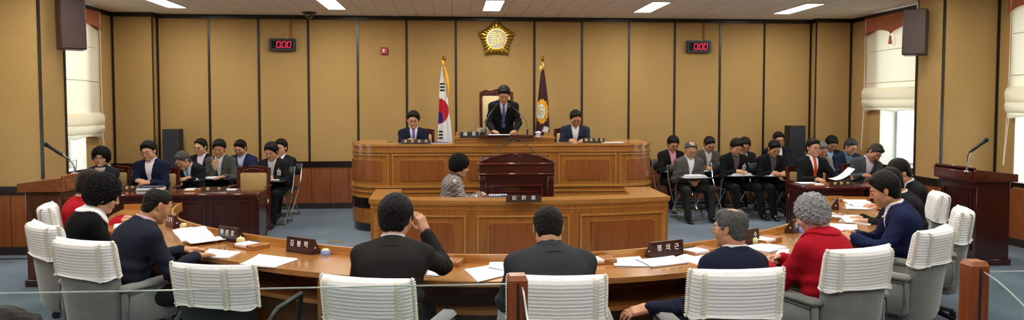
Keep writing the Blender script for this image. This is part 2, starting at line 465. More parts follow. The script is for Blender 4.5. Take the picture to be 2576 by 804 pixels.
class Path:
    """polyline in plan; at(s, off) gives a point, off > 0 to the right of travel (towards the camera side)"""
    def __init__(s, pts):
        s.p = [Vector((x, y)) for x, y in pts]; s.l = [0]
        for a, b in zip(s.p, s.p[1:]): s.l.append(s.l[-1]+(b-a).length)
        s.L = s.l[-1]; s.n = []
        for i in range(len(s.p)):
            t = (s.p[min(i+1, len(s.p)-1)]-s.p[max(i-1, 0)]).normalized(); 
            a = (s.p[i]-s.p[max(i-1, 0)]); b = (s.p[min(i+1, len(s.p)-1)]-s.p[i])
            k = 1.0
            if a.length > 0 and b.length > 0: k = 1/max(.5, (a.normalized().dot(t)))
            s.n.append(Vector((t.y, -t.x))*k)
    def at(s, q, off=0):
        q = min(max(q, 0), s.L); i = 0
        while i < len(s.l)-2 and s.l[i+1] < q: i += 1
        t = (q-s.l[i])/(s.l[i+1]-s.l[i]); p = s.p[i].lerp(s.p[i+1], t); n = s.n[i].lerp(s.n[i+1], t)
        return p+n*off
    def near(s, x, y):
        best = min(range(401), key=lambda k: (s.at(s.L*k/400)-Vector((x, y))).length); return s.L*best/400
    def slab(s, m, q0, q1, z0, z1, o0, o1, step=.06):
        ks = [q0]+[l for l in s.l if q0+1e-4 < l < q1-1e-4]+[q1]
        kk = []
        for a, b in zip(ks, ks[1:]):
            n = max(1, int((b-a)/step)) if len(s.p) > 8 else 1
            kk += [a+(b-a)*i/n for i in range(n)]
        kk.append(q1); vs = []; fs = []
        for q in kk:
            a, b = s.at(q, o0), s.at(q, o1)
            vs += [(a.x, a.y, z0), (b.x, b.y, z0), (b.x, b.y, z1), (a.x, a.y, z1)]
        for i in range(len(kk)-1):
            for k in range(4): fs.append((i*4+k, i*4+(k+1) % 4, i*4+4+(k+1) % 4, i*4+4+k))
        fs.append((3, 2, 1, 0)); e = len(vs); fs.append((e-4, e-3, e-2, e-1))
        m.add(vs, fs)
    def frame(s, m, q0, q1, z0, z1, w, o, th):
        s.slab(m, q0, q1, z1-w, z1, o, o+th); s.slab(m, q0, q1, z0, z0+w, o, o+th)
        s.slab(m, q0, q0+w, z0+w, z1-w, o, o+th); s.slab(m, q1-w, q1, z0+w, z1-w, o, o+th)
    def field(s, m, q0, q1, z0, z1, c, o, th):     # raised field with cut corners
        s.slab(m, q0+c, q1-c, z0, z1, o, o+th); s.slab(m, q0, q0+c, z0+c, z1-c, o, o+th); s.slab(m, q1-c, q1, z0+c, z1-c, o, o+th)
        for (q, sg) in ((q0, 1), (q1, -1)):
            for (z, zs) in ((z0, 1), (z1, -1)):
                A = [s.at(q, o), s.at(q+sg*c, o), s.at(q+sg*c, o)]; Bt = [s.at(q, o+th), s.at(q+sg*c, o+th), s.at(q+sg*c, o+th)]
                zz = [z+zs*c, z, z+zs*c]
                m.add([(p.x, p.y, w_) for p, w_ in zip(A, zz)]+[(p.x, p.y, w_) for p, w_ in zip(Bt, zz)], [(0, 1, 2), (5, 4, 3), (0, 3, 4, 1), (1, 4, 5, 2), (2, 5, 3, 0)])
def arc(cx, cy, r, a0, a1, n): return [(cx+r*cos(radians(a0+(a1-a0)*i/n)), cy+r*sin(radians(a0+(a1-a0)*i/n))) for i in range(n+1)]

# --- the speaker's rostrum -------------------------------------------
RY0 = 11.0
ros = thing('rostrum', 'long oak rostrum with rounded ends and raised centre below the emblem', 'rostrum', (0, 0, 0))
xl, xr = XC-1.72, XC+1.72
RC = .55
pp = [(xl-RC, 12.35), (xl-RC, RY0+RC+.3)]+arc(xl, RY0+RC, RC, 180, 270, 12)+[(XC-.72, RY0), (XC+.72, RY0)]+arc(xr, RY0+RC, RC, 270, 360, 12)+[(xr+RC, RY0+RC+.3), (xr+RC, 12.35)]
P_ = Path(pp)
sA, sB = P_.near(XC-.72, RY0), P_.near(XC+.72, RY0)
m = MB(); P_.slab(m, 0, P_.L, .12, 1.24, -.05, 0); obj('body', m, M_oak, ros, 30)
m = MB(); P_.slab(m, 0, P_.L, 0, .12, -.05, -.012); obj('plinth', m, M_band, ros, 30)
m = MB(); P_.slab(m, 0, P_.L, .345, .485, -.01, .018); obj('black_band', m, M_band, ros, 30)
m = MB()
q = .02
while q < P_.L-.02: P_.slab(m, q, q+.035, .13, .34, -.01, .008); q += .043
obj('fluted_skirt', m, M_oak, ros, 30)
m = MB()
for z, h, o in ((.50, .02, .02), (.575, .016, .022), (.645, .014, .03), (.66, .016, .02), (1.15, .014, .02), (1.165, .012, .03), (1.245, .03, .022)):
    P_.slab(m, 0, P_.L, z, z+h, -.005, o)
obj('moulding', m, M_mold, ros, 30)
m = MB(); P_.slab(m, 0, P_.L, 1.24, 1.275, -.5, .012); obj('desk_top', m, M_oakt, ros, 30)
m = MB(); m.b2((XC-.72, RY0-.006, 1.18), (XC+.72, RY0+.5, 1.365)); obj('raised_centre', m, M_oakh, ros)
m = MB(); m.b2((XC-.735, RY0-.02, 1.345), (XC+.735, RY0+.55, 1.375)); m.b2((XC-.72, RY0-.012, 1.235), (XC+.72, RY0, 1.243)); obj('centre_top', m, M_oakt, ros)
m = MB()
for sg in (-1, 1): m.b2((XC+sg*.70-.02, RY0+.5, 1.24), (XC+sg*.70+.02, RY0+.95, 1.42))
obj('centre_cheek', m, M_oakt, ros)
pan = []
s0 = P_.near(xl-RC, RY0+RC+.35); s1 = P_.near(xl+.02, RY0)
pan.append((s0+.05, s1)); pan.append((P_.near(xl+.08, RY0), sA-.05))
pan.append((sA+.06, (sA+sB)/2-.05)); pan.append(((sA+sB)/2+.05, sB-.06))
pan.append((sB+.05, P_.near(xr-.08, RY0))); pan.append((P_.near(xr-.02, RY0), P_.L-(s0+.05)))
for a, b in pan:
    m = MB(); P_.frame(m, a, b, .665, 1.13, .018, 0, .022); fr_ = obj('panel_frame', m, M_mold, ros, 30)
    m = MB(); P_.field(m, a+.10, b-.10, .745, 1.045, .03, 0, .016); obj('panel', m, M_oakp, ros, 30)
    m = MB(); P_.field(m, a+.092, b-.092, .737, 1.053, .03, 0, .008); obj('panel_bead', m, M_mold, ros, 30)
# dais behind it
mb = MB(); mb.b2((xl-RC+.06, RY0+.52, 0), (xr+RC-.06, YB-.05, .42)); mb.b2((XC-.85, RY0+.52, .42), (XC+.85, YB-.05, .52))
tag(obj('floor_dais', mb, M_floor), kind='structure')

# --- recorder's desk -------------------------------------------------
rec = thing('recorder_desk', 'oak enclosed desk with three panelled fronts where the recorder sits', 'desk', (0, 0, 0))
fr_pts = [(XC-1.68, 8.42), (XC-1.1, 8.27), (XC-.5, 8.19), (XC, 8.16), (XC+.5, 8.19), (XC+1.1, 8.27), (XC+1.68, 8.42)]
Pr = Path([(XC-1.70, 9.42)]+fr_pts+[(XC+1.70, 9.42)])
m = MB(); Pr.slab(m, 0, Pr.L, 0.05, .76, -.04, 0); obj('body', m, M_oak, rec, 30)
m = MB(); Pr.slab(m, 0, Pr.L, 0, .05, -.04, .006); obj('plinth', m, M_band, rec, 30)
m = MB(); Pr.slab(m, 0, Pr.L, .76, .80, -.30, .02); obj('desk_top', m, M_oakt, rec, 30)
m = MB(); Pr.slab(m, 0, Pr.L, .745, .76, 0, .012); Pr.slab(m, 0, Pr.L, .70, .708, 0, .006); obj('moulding', m, M_mold, rec, 30)
q0 = Pr.near(XC-1.68, 8.42); q1 = Pr.near(XC+1.68, 8.42); ww = (q1-q0)/3
for k in range(3):
    a, b = q0+ww*k+.06, q0+ww*(k+1)-.06
    m = MB(); Pr.frame(m, a, b, .10, .64, .022, 0, .02); obj('panel_frame', m, M_mold, rec, 30)
    m = MB(); Pr.field(m, a+.13, b-.13, .19, .555, .03, 0, .014); obj('panel', m, M_oakp, rec, 30)
    m = MB(); Pr.field(m, a+.122, b-.122, .182, .563, .03, 0, .007); obj('panel_bead', m, M_mold, rec, 30)

# --- speaker's lectern in front of the rostrum -----------------------
lec = thing('lectern', 'dark mahogany lectern with arched top in front of the rostrum', 'lectern', (.835, 9.82, 0))
m = MB(); m.b2((-.46, 0, .06), (.46, .5, .98), .01); obj('body', m, M_mahov, lec)
m = MB(); m.b2((-.49, -.03, 0), (.49, .52, .07), .01); obj('plinth', m, M_mahot, lec)
m = MB(); m.b2((-.5, -.035, .93), (.5, .52, .955), .008); obj('moulding', m, M_mahot, lec)
m = MB(); m.b2((-.51, -.045, 1.06), (.51, .53, 1.09), .008); obj('cornice', m, M_mahot, lec)
m = MB(); m.b2((-.495, -.03, .95), (.495, .52, 1.065), .008); obj('frieze', m, M_maho, lec)
m = MB(); pts = []
for i in range(25):
    x = -.49+.98*i/24; z = .12*cos(pi*x/.98)**.9 if abs(x) < .489 else 0
    if abs(x) < .05: z -= .018*(1-abs(x)/.05)
    pts.append((x, 1.085+z+.004))
poly = [(-.49, 1.08)]+pts+[(.49, 1.08)]
vs = [(x, -.03, z) for x, z in poly]+[(x, .0, z) for x, z in poly]; n = len(poly)
m.add(vs, [tuple(range(n)), tuple(range(n, 2*n))[::-1]]+[(i, (i+1) % n, n+(i+1) % n, n+i) for i in range(n)]); obj('arched_crest', m, M_maho, lec)
m = MB(); m.tube([(x, -.034, z+.004) for x, z in pts], .008, 6)
for s_ in (-1, 1): m.tube([(s_*.035+.018*cos(t)*s_, -.038, 1.19+.016*sin(t)) for t in [k*.6 for k in range(10)]], .006, 5)
obj('crest_bead', m, M_mahot, lec)
m = MB(); m.add([(-.46, -.02, 1.09), (.46, -.02, 1.09), (.46, .5, 1.15), (-.46, .5, 1.15), (-.46, -.02, 1.07), (.46, -.02, 1.07), (.46, .5, 1.08), (-.46, .5, 1.08)], [(0, 1, 2, 3), (7, 6, 5, 4), (0, 4, 5, 1), (1, 5, 6, 2), (2, 6, 7, 3), (3, 7, 4, 0)]); obj('reading_board', m, M_mahot, lec)
for s_ in (-1, 1):
    m = MB(); m.b2((s_*.49 if s_ < 0 else .40, -.022, .07), (-.40 if s_ < 0 else .49, .02, .93), .006); obj('pilaster', m, M_mahov, lec)
    m = MB(); m.b2((s_*.445-.032, -.03, .83), (s_*.445+.032, -.015, .91), .004)
    for t in range(6): m.ball((s_*.445+.017*cos(t*pi/3), -.03, .87+.02*sin(t*pi/3)), (.007, .006, .009), 6)
    m.ball((s_*.445, -.031, .87), (.007, .007, .007), 6); obj('rosette', m, M_maho, lec)
PL = Path([(-.5, 0), (.5, 0)])
m = MB(); PL.frame(m, .16, .84, .12, .80, .02, .0, .016); PL.frame(m, .17, .83, .13, .79, .006, .016, .006)
obj('panel_frame', m, M_mahot, lec)
m = MB(); PL.field(m, .24, .76, .19, .71, .03, 0, .012); obj('panel', m, M_mahov, lec)
m = MB(); PL.frame(m, .235, .765, .185, .715, .006, 0, .014); obj('panel_bead', m, M_mahot, lec)

# --- executives' desks, left and right -------------------------------
def exec_desk(lab, x0, x1, yf, depth, h, rot, cx, cy, npan=2):
    t = thing('executive_desk', lab, 'desk', (cx, cy, 0), rot, 'mahogany desks of the executives')
    w_ = x1-x0
    m = MB(); m.b2((-w_/2, -depth/2, h-.035), (w_/2, depth/2, h), .008); obj('desk_top', m, M_mahot, t)
    m = MB(); m.b2((-w_/2+.015, -depth/2+.015, h-.06), (w_/2-.015, depth/2-.015, h-.035)); obj('moulding', m, M_maho, t)
    m = MB(); m.b2((-w_/2+.01, -depth/2+.01, 0), (w_/2-.01, depth/2-.01, .06), .005); obj('plinth', m, M_maho, t)
    m = MB(); m.b2((-w_/2+.03, -depth/2+.03, .06), (w_/2-.03, -depth/2+.06, h-.06))
    for s_ in (-1, 1): m.b2((s_*(w_/2-.03)-.015, -depth/2+.06, .06), (s_*(w_/2-.03)+.015, depth/2-.03, h-.06))
    obj('body', m, M_mahov, t)
    Pd = Path([(-w_/2+.03, -depth/2+.03), (w_/2-.03, -depth/2+.03)]); pw = (w_-.06)/npan
    for k in range(npan):
        a, b_ = k*pw+.03, (k+1)*pw-.03
        m = MB(); Pd.frame(m, a, b_, .10, h-.09, .022, 0, .012); obj('panel_frame', m, M_maho, t)
        m = MB(); Pd.field(m, a+.06, b_-.06, .16, h-.15, .02, 0, .008); obj('panel', m, M_mahov, t)
    for s_ in (-1, 1):
        Ps = Path([(s_*(w_/2-.015), -s_*(-depth/2+.06)*-1), (s_*(w_/2-.015), s_*(depth/2-.04))]) if s_ > 0 else Path([(-(w_/2-.015), depth/2-.04), (-(w_/2-.015), -depth/2+.06)])
        m = MB(); Ps.frame(m, .03, Ps.L-.03, .10, h-.09, .02, 0, .01); Ps.field(m, .08, Ps.L-.08, .16, h-.15, .02, 0, .007); obj('side_panel', m, M_mahov, t)
    return t
DH = .72
a = PZ(646, 486, DH); b_ = PZ(683, 473, DH)
yf = a.y; ddep = .62
exec_desk('dark mahogany desk with the two-character nameplate, in front of the empty gold chair', 0, 1.22, yf, ddep, DH, 0, a.x-.61, yf+ddep/2)
exec_desk('dark mahogany desk where the man in a navy suit folds his hands', 0, 1.22, yf, ddep, DH, 0, a.x-.61-1.24, yf+ddep/2)
exec_desk('dark mahogany desk of the woman with the checked scarf, beside the left podium', 0, .8, yf, ddep, DH, 0, -5.32, yf+ddep/2, 1)
c_ = PZ(2031, 470, DH)
exec_desk('dark mahogany desk where the man with the orange tie sits', 0, .86, yf, ddep, DH, 0, c_.x+.43, c_.y+ddep/2)
exec_desk('dark mahogany desk of the man sleeping with his head tilted', 0, .84, yf, ddep, DH, 0, c_.x+.87+.42, c_.y+ddep/2)

# --- horseshoe table of the members ----------------------------------
ho = thing('horseshoe_table', 'long curved oak table of the members with a raised inner rim', 'table', (0, 0, 0))
TC = .65
half = [(0, 5.18), (.45, 5.205), (.95, 5.33), (1.5, 5.63), (2.0, 6.04), (2.42, 6.42), (2.85, 6.88), (3.22, 7.4), (3.45, 7.85), (3.56, 8.3)]
def smooth_pts(P, n=4):
    out = []
    for i in range(len(P)-1):
        p0 = P[max(i-1, 0)]; p1 = P[i]; p2 = P[i+1]; p3 = P[min(i+2, len(P)-1)]
        for k in range(n):
            t = k/n
            out.append(tuple(.5*((2*b)+(-a+c)*t+(2*a-5*b+4*c-d)*t*t+(-a+3*b-3*c+d)*t**3) for a, b, c, d in zip(p0, p1, p2, p3)))
    out.append(P[-1]); return out
full = [(TC-x, y) for x, y in half[::-1]]+[(TC+x, y) for x, y in half[1:]]
full = [(-2.93, 8.3), (-2.84, 7.8), (-2.62, 7.25), (-2.30, 6.80), (-1.95, 6.43), (-1.58, 6.13), (-1.2, 5.83), (-.78, 5.55), (-.11, 5.26), (.40, 5.19), (.98, 5.23), (1.47, 5.37), (1.88, 5.57), (2.26, 5.80), (2.6, 6.05), (2.94, 6.35), (3.42, 6.86), (3.81, 7.4), (4.08, 7.85), (4.22, 8.35)]
full = smooth_pts(full, 3)
PT = Path(full)          # inner edge, travelling left to right; off > 0 goes right of travel = outward/near side
TW = .55; TZ = .74
m = MB(); PT.slab(m, 0, PT.L, TZ-.035, TZ, -.015, TW); obj('table_top', m, wood('table_oak', 'B0763A', '966025', 'x', .22, .7), ho, 30)
m = MB(); PT.slab(m, 0, PT.L, TZ-.03, TZ+.055, -.040, -.016); PT.slab(m, 0, PT.L, TZ-.012, TZ+.012, -.016, .002)
PT.slab(m, 0, .02, TZ, TZ+.055, 0, TW-.02); PT.slab(m, PT.L-.02, PT.L, TZ, TZ+.055, 0, TW-.02)
obj('inner_rim', m, M_mold, ho, 30)
m = MB(); PT.slab(m, 0, PT.L, 0.02, TZ-.03, 0, .02); obj('modesty_panel', m, M_oak, ho, 30)
m = MB(); PT.slab(m, 0.02, PT.L-.02, .50, .53, .02, TW-.10); obj('under_shelf', m, M_oakh, ho, 30)
for k in range(9):
    qs = PT.L*k/8
    for dd in ((0,) if k in (0, 8) else (-.035, .035)):
        q = min(max(qs+dd, .02), PT.L-.02)
        m = MB(); PT.slab(m, q-.014, q+.014, .42, TZ-.035, TW-.09, TW-.03); PT.slab(m, q-.012, q+.012, 0.0, TZ-.035, .02, .2); obj('support', m, M_oakh, ho)
def on_table(px, py): return PZ(px, py, TZ)

# --- wooden podiums left and right -----------------------------------
def podium(lab, x, y, rz, mt, mbod, w_=.74, d_=.50):
    t = thing('podium', lab, 'podium', (x, y, 0), rz)      # local -Y is the front
    m = MB(); m.b2((-w_/2+.05, -d_/2+.06, .07), (w_/2-.05, d_/2-.05, .96), .004); obj('body', m, mbod, t)
    m = MB(); m.b2((-w_/2+.03, -d_/2+.03, 0), (w_/2-.03, d_/2-.03, .07), .006); obj('plinth', m, M_maho, t)
    m = MB(); zf, zb_ = 1.085, 1.05
    vs = [(-w_/2, -d_/2, .965), (w_/2, -d_/2, .965), (w_/2, d_/2, .965), (-w_/2, d_/2, .965), (-w_/2, -d_/2, zf+.02), (w_/2, -d_/2, zf+.02), (w_/2, d_/2, zb_), (-w_/2, d_/2, zb_)]
    m.add(vs, [(0, 3, 2, 1), (4, 5, 6, 7), (0, 1, 5, 4), (1, 2, 6, 5), (2, 3, 7, 6), (3, 0, 4, 7)]); obj('sloping_top', m, mt, t)
    m = MB(); m.b2((-w_/2+.06, -d_/2-.012, .985), (w_/2-.06, -d_/2, 1.075), .004); m.b2((-w_/2+.02, -d_/2, 1.085), (w_/2-.02, -d_/2+.03, 1.13), .004); obj('front_rail', m, mt, t)
    Pp = Path([(-w_/2+.05, -d_/2+.06), (w_/2-.05, -d_/2+.06)])
    m = MB(); Pp.frame(m, .07, Pp.L-.07, .16, .88, .02, 0, .012); Pp.field(m, .13, Pp.L-.13, .22, .82, .02, 0, .008); obj('front_panel', m, mbod, t)
    return t
Yl = 7.9; a = PY(53, 469, Yl); b_ = PY(163, 469, Yl)
podL = podium('walnut podium with a microphone by the left wall', (a.x+b_.x)/2-.03, Yl+.37, facing(-1, 0), M_walnt, M_waln, .74, abs(b_.x-a.x)+.02)
Yr = 8.1; a = PY(2453, 463, Yr); b_ = PY(2561, 463, Yr)
podR = podium('dark mahogany podium with a microphone by the right wall', (a.x+b_.x)/2, Yr+.37, facing(1, 0), M_mahot, M_mahov, .74, abs(b_.x-a.x))

# --- glass screen and posts of the public seats ----------------------
M_post = wood('post_wood', '8A4420', '6B3013', 'z', .3, .5)
M_postt = wood('post_top', 'A8653C', '8C4C28', 'x', .3, .4)
def post(lab, x, y):
    t = thing('screen_post', lab, 'post', (x, y, 0), 0)
    m = MB(); m.b2((-.045, -.045, 0), (.045, -.0065, 1.04)); m.b2((-.045, .0065, 0), (.045, .045, 1.04)); m.b2((-.0455, -.007, 0), (-.007, .007, 1.04)); m.b2((.007, -.007, 0), (.0455, .007, 1.04)); obj('shaft', m, M_post, t)
    m = MB(); m.add([(-.046, -.046, 1.04), (.046, -.046, 1.04), (.046, .046, 1.04), (-.046, .046, 1.04), (-.036, -.036, 1.062), (.036, -.036, 1.062), (.036, .036, 1.062), (-.036, .036, 1.062)], [(0, 3, 2, 1), (4, 5, 6, 7), (0, 1, 5, 4), (1, 2, 6, 5), (2, 3, 7, 6), (3, 0, 4, 7)]); obj('cap', m, M_postt, t)
    m = MB(); m.b2((-.006, -.0465, 0), (.006, -.045, 1.03)); obj('groove', m, M_groove, t)
    return t
pc = PZ(1301, 690, 1.06); post('square wooden post of the glass screen at the centre bottom', pc.x, pc.y)
pr = PZ(2452, 655, 1.06); post('square wooden post of the glass screen at the lower right', pr.x, pr.y)
def glass(lab, x0, x1, y, ztop):
    m = MB(); m.b2((0, -.004, .04), (x1-x0, .004, ztop)); g_ = thing('glass_screen', lab, 'glass screen', (x0, y, 0))
    obj('pane', m, M_glass, g_); m = MB(); m.b2((0, -.0045, ztop-.0), (x1-x0, .0045, ztop+.005)); obj('polished_edge', m, plain('glass_edge', 'A9B5B0', .2), g_)
    m = MB(); m.b2((0, -.02, 0), (x1-x0, .02, .045)); obj('base_channel', m, M_alu, g_)
glass('clear glass screen running left from the centre post', XC-HW+.1, pc.x-.047, pc.y, 1.015)
glass('clear glass screen running right from the right post', pr.x+.047, XC+HW-.1, pr.y, 1.0)
def wing(lab, x, y):
    m = MB(); R = [(0, 1.01)]; 
    for i in range(1, 13):
        t = i/12; R.append((-.95*t, 1.01-.55*(t**1.35)))
    poly = [(0, .04)]+R+[(-.95, .04)]; n = len(poly)
    vs = [(-.004, p, z) for p, z in poly]+[(.004, p, z) for p, z in poly]
    m.add(vs, [tuple(range(n)), tuple(range(n, 2*n))[::-1]]+[(i, (i+1) % n, n+(i+1) % n, n+i) for i in range(n)])
    g_ = thing('glass_wing', lab, 'glass screen', (x, y-.047, 0)); obj('pane', m, M_glass, g_)
    m = MB(); m.tube([(0, p, z) for p, z in R], .005, 6); obj('polished_edge', m, plain('glass_edge', 'A9B5B0', .2), g_)
wing('curved glass wing coming forward from the centre post', pc.x+.02, pc.y)
wing('curved glass wing coming forward from the right post', pr.x+.02, pr.y)
# ================================================================== seats
M_velvet = plain('grey_velvet', '7B7C78', .9, spec=.2, sheen=.5, nz=(14, .10), bp=(160, .15, .002))
M_velvetd = plain('grey_velvet_seam', '626360', .9, spec=.2)
M_blackp = plain('black_plastic', '131314', .45)
M_chrome = plain('chrome', 'C8CACC', .12, 1.0)
M_blackv = plain('black_vinyl', '18181A', .4, bp=(60, .1))
M_gold = plain('gold_upholstery', 'B3935A', .75, nz=(140, .22), sheen=.3, bp=(220, .2, .002))
M_cream = plain('cream_upholstery', 'C9B083', .7)
M_cherry = wood('cherry_frame', '4A1710', '330E0A', 'z', .22, .7)
M_lace = plain('lace_trim', 'E6E1D2', .9)
M_cover, nt, b = new_mat('quilted_cover')
vec = coords(nt, 'UV', (1, 1, 1))
w1 = nt.nodes.new('ShaderNodeTexWave'); w1.bands_direction = 'Y'; w1.inputs['Scale'].default_value = 16; w1.inputs['Distortion'].default_value = .5; nt.links.new(vec, w1.inputs['Vector'])
vo = nt.nodes.new('ShaderNodeTexVoronoi'); vo.inputs['Scale'].default_value = 70; nt.links.new(vec, vo.inputs['Vector']); vo.inputs['Randomness'].default_value = .25
ad = nt.nodes.new('ShaderNodeMath'); ad.operation = 'ADD'; nt.links.new(w1.outputs['Fac'], ad.inputs[0]); nt.links.new(vo.outputs['Distance'], ad.inputs[1])
bump(nt, b, ad.outputs[0], .35, .006)
b.inputs['Base Color'].default_value = lin('F4F3F1'); b.inputs['Roughness'].default_value = .85

def shell(w_bot, w_top, H, th, zb, lean=.10, curve=.05, n=20, grow=0.0, t0=0.0, t1=1.0, open_=False):
    """upholstered chair back: rounded section rings swept upward; returns rings for t0..t1 (local: back surface at -Y)"""
    R = []
    m_ = 14
    for j in range(m_+1):
        t = t0+(t1-t0)*j/m_
        w = (w_bot+(w_top-w_bot)*min(1, t*1.3))/2+grow; z = zb+H*t
        d = th*(1-.25*t)/2+grow
        k = 1.0
        if t > .93: k = sqrt(max(0, 1-((t-.93)/.08)**2))*.75+.25
        if t < .06: k = .8+.2*t/.06
        cy = -lean*t-.0
        ring = []
        for i in range(n*2):
            a = 2*pi*i/(n*2); ca, sa = cos(a), sin(a)
            x = w*abs(ca)**.45*(1 if ca > 0 else -1)*(1-.04*(1-k)); y = d*k*abs(sa)**.6*(1 if sa > 0 else -1)
            y += curve*(x/max(w, .01))**2*abs(x/max(w, .01))**.0
            ring.append((x, cy+y, z))
        R.append(ring)
    return R
def add_rings(m, R, cap0=True, cap1=True):
    n = len(R[0]); vs = [p for r in R for p in r]; fs = []
    for j in range(len(R)-1):
        for i in range(n): fs.append((j*n+i, j*n+(i+1) % n, (j+1)*n+(i+1) % n, (j+1)*n+i))
    if cap0: fs.append(tuple(range(n))[::-1])
    if cap1: fs.append(tuple(range((len(R)-1)*n, len(R)*n)))
    m.add(vs, fs)
def uv_cover(o):
    me = o.data; uv = me.uv_layers.new(name='UVMap')
    for lp in me.loops:
        v = me.vertices[lp.vertex_index].co; uv.data[lp.index].uv = (atan2(v.y+.1, v.x)*.26 if False else v.x+v.y*.5, v.z)
def cover(parent, zb, H, w_bot, w_top, th, lean, curve, frac=.42):
    R = shell(w_bot, w_top, H, th, zb, lean, curve, grow=.012, t0=1-frac, t1=1.012)
    n = len(R[0]); rnd = random.Random(int(zb*999)+len(bpy.data.objects))
    for i, p in enumerate(R[0]):
        x, y, z = p; R[0][i] = (x*1.03, y*1.06-.004, z+.012*sin(i*.5)-(.10 if y > -lean*.5 and abs(x) < 9 else 0)*0)
    m = MB(); add_rings(m, R, False, True)
    o = obj('headrest_cover', m, M_cover, parent, 70); uv_cover(o)
    for s_ in (-1, 1):       # gathered lace strips on both back edges
        m = MB(); rows = []
        idx = [k for k, p in enumerate(R[0])]
        kk = min(idx, key=lambda k: abs(R[5][k][0]-s_*(w_top/2-.035))+(5 if R[5][k][1] > -lean else 0))
        step = 1 if s_ > 0 else -1
        for wi, off in enumerate((0, .004, .010, .004, 0)):
            row = []
            for j in range(0, len(R)-1):
                for sub in range(3):
                    f = sub/3; p = Vector(R[j][kk]).lerp(Vector(R[j+1][kk]), f)
                    p2 = Vector(p); p2.x += s_*(wi-2)*.009; p2.y -= .004+off+.003*sin((j*3+sub)*2.2+wi)
                    row.append(tuple(p2))
            rows.append(row)
        m.grid(rows)
        obj('lace_strip', m, M_lace, o, 70)
        m = MB()              # frilled outer edge following the side of the shell
        kk2 = min(idx, key=lambda k: abs(R[5][k][0]-s_*9)+(0 if R[5][k][1] > -lean*.8 else .02))
        pts = []
        for j in range(len(R)):
            for sub in range(3):
                if j == len(R)-1 and sub: continue
                q = Vector(R[j][kk2]).lerp(Vector(R[min(j+1, len(R)-1)][kk2]), sub/3); q.x += s_*(.002+.007*((j*3+sub) % 2)); pts.append(q)
        m.tube(pts, [.009+.004*(k % 2) for k in range(len(pts))], 6); obj('lace_frill', m, M_lace, o, 70)
    return o
def member_chair(lab, loc, rz, ztop=.97, covered=True, style='velvet'):
    t = thing('member_chair', lab, 'chair', loc, rz, 'swivel chairs of the members')     # faces local +Y
    zb = .30 if style == 'velvet' else .42; H = ztop-zb-.012; mv = M_velvet if style == 'velvet' else M_blackp
    wb_, wt = (.47, .48) if style == 'velvet' else (.44, .47); th = .15 if style == 'velvet' else .07
    m = MB(); R = shell(wb_, wt, H, th, zb, .10, .05)
    R = [[(x, y-.20, z) for x, y, z in r] for r in R]; add_rings(m, R); obj('backrest', m, mv, t, 60)
    if covered:
        c = cover(t, zb, H, wb_, wt, th, .10, .05, .37 if style == 'velvet' else .46); c.location = (0, -.20, 0)
    if style == 'velvet':
        m = MB(); m.box((0, -.06, .315), (.40, .30, .07), None, .03); obj('shell_base', m, mv, t, 60)
        m = MB(); m.box((0, .04, .40), (.48, .50, .13), None, .045); obj('seat', m, mv, t, 60)
        for s_ in (-1, 1):
            m = MB(); m.box((s_*.275, .02, .49), (.075, .46, .26), None, .03); am = obj('armrest', m, mv, t, 60)
            m = MB(); m.box((s_*.277, .03, .632), (.10, .50, .045), None, .02); obj('arm_pad', m, mv, am, 60)
            m = MB(); m.tube([(s_*.315, -.19, .60), (s_*.316, .245, .605), (s_*.316, .25, .40), (s_*.315, -.17, .38), (s_*.315, -.20, .45)], .006, 6, closed=True); obj('piping', m, M_velvetd, am, 60)
    else:
        M_wick = plain('wicker_mat', '9A6A34', .6, nz=(60, .5), bp=(70, .8, .006))
        m = MB(); m.box((0, .05, .43), (.48, .48, .08), None, .03); obj('seat', m, M_blackv, t, 60)
        m = MB()
        for i in range(9):
            for j in range(9): m.box((-.2+.05*i, -.14+.05*j, .478+.003*((i+j) % 2)), (.046, .046, .01), None, .004)
        obj('wicker_mat', m, M_wick, t, 60)
        for s_ in (-1, 1):
            m = MB(); m.tube([(s_*.25, -.17, .42), (s_*.28, -.17, .60), (s_*.285, -.05, .655), (s_*.285, .26, .665), (s_*.26, .30, .60), (s_*.24, .28, .43)], .017, 8); obj('armrest', m, M_blackp, t, 60)
        m = MB(); m.box((.12, -.262, .60), (.05, .003, .07)); obj('paper_tag', m, plain('tag_paper', 'CFE0E6', .7), t)
    m = MB(); m.lathe([(.045, .10), (.045, .22), (.025, .22), (.025, .34)], 14); m.box((0, 0, .335), (.22, .28, .03), None, .01); obj('gas_column', m, M_blackp, t)
    m = MB()
    for k in range(5):
        a = 2*pi*k/5+.3; m.tube([(0, 0, .13), (.14*cos(a), .14*sin(a), .11), (.28*cos(a), .28*sin(a), .08)], [.03, .024, .018], 6)
    obj('star_base', m, M_blackp, t)
    for k in range(5):
        a = 2*pi*k/5+.3; m = MB(); Mx = T(.28*cos(a), .28*sin(a), .03) @ RZ(a+.8)
        for sx in (-.016, .016): m.tube([(sx-.009, 0, 0), (sx+.009, 0, 0)], .03, 12, True, Mx)
        m.box((0, 0, .035), (.045, .05, .03), Mx, .01); obj('caster', m, M_blackp, t)
    return t
def chair_at(lab, px, py, ztop, back=.30, turn=0, **k):
    """px, py: middle of the upper edge of the back; the chair looks at the table's middle"""
    p = PZ(px, py, ztop); d = Vector((XC-.1-p.x, 8.1-p.y)).normalized()
    rz = facing(d.x, d.y)+radians(turn); f = Vector((-sin(rz), cos(rz)))
    o = Vector((p.x, p.y))+f*back
    return member_chair(lab, (o.x, o.y, 0), rz, ztop, **k)
chair_at('grey velvet chair with white cover, rearmost on the left beside the walnut podium', 112, 514, .97, turn=8)
chair_at('grey velvet chair whose loose white cover flares, behind the woman in black', 98, 560, .96, turn=14)
chair_at('large grey velvet chair, white cover, long left armrest, behind the navy jacket man', 196, 602, .96, turn=20)
chair_at('empty black chair with wicker seat mat and white cover at the lower left', 522, 663, .96, turn=14, style='black')
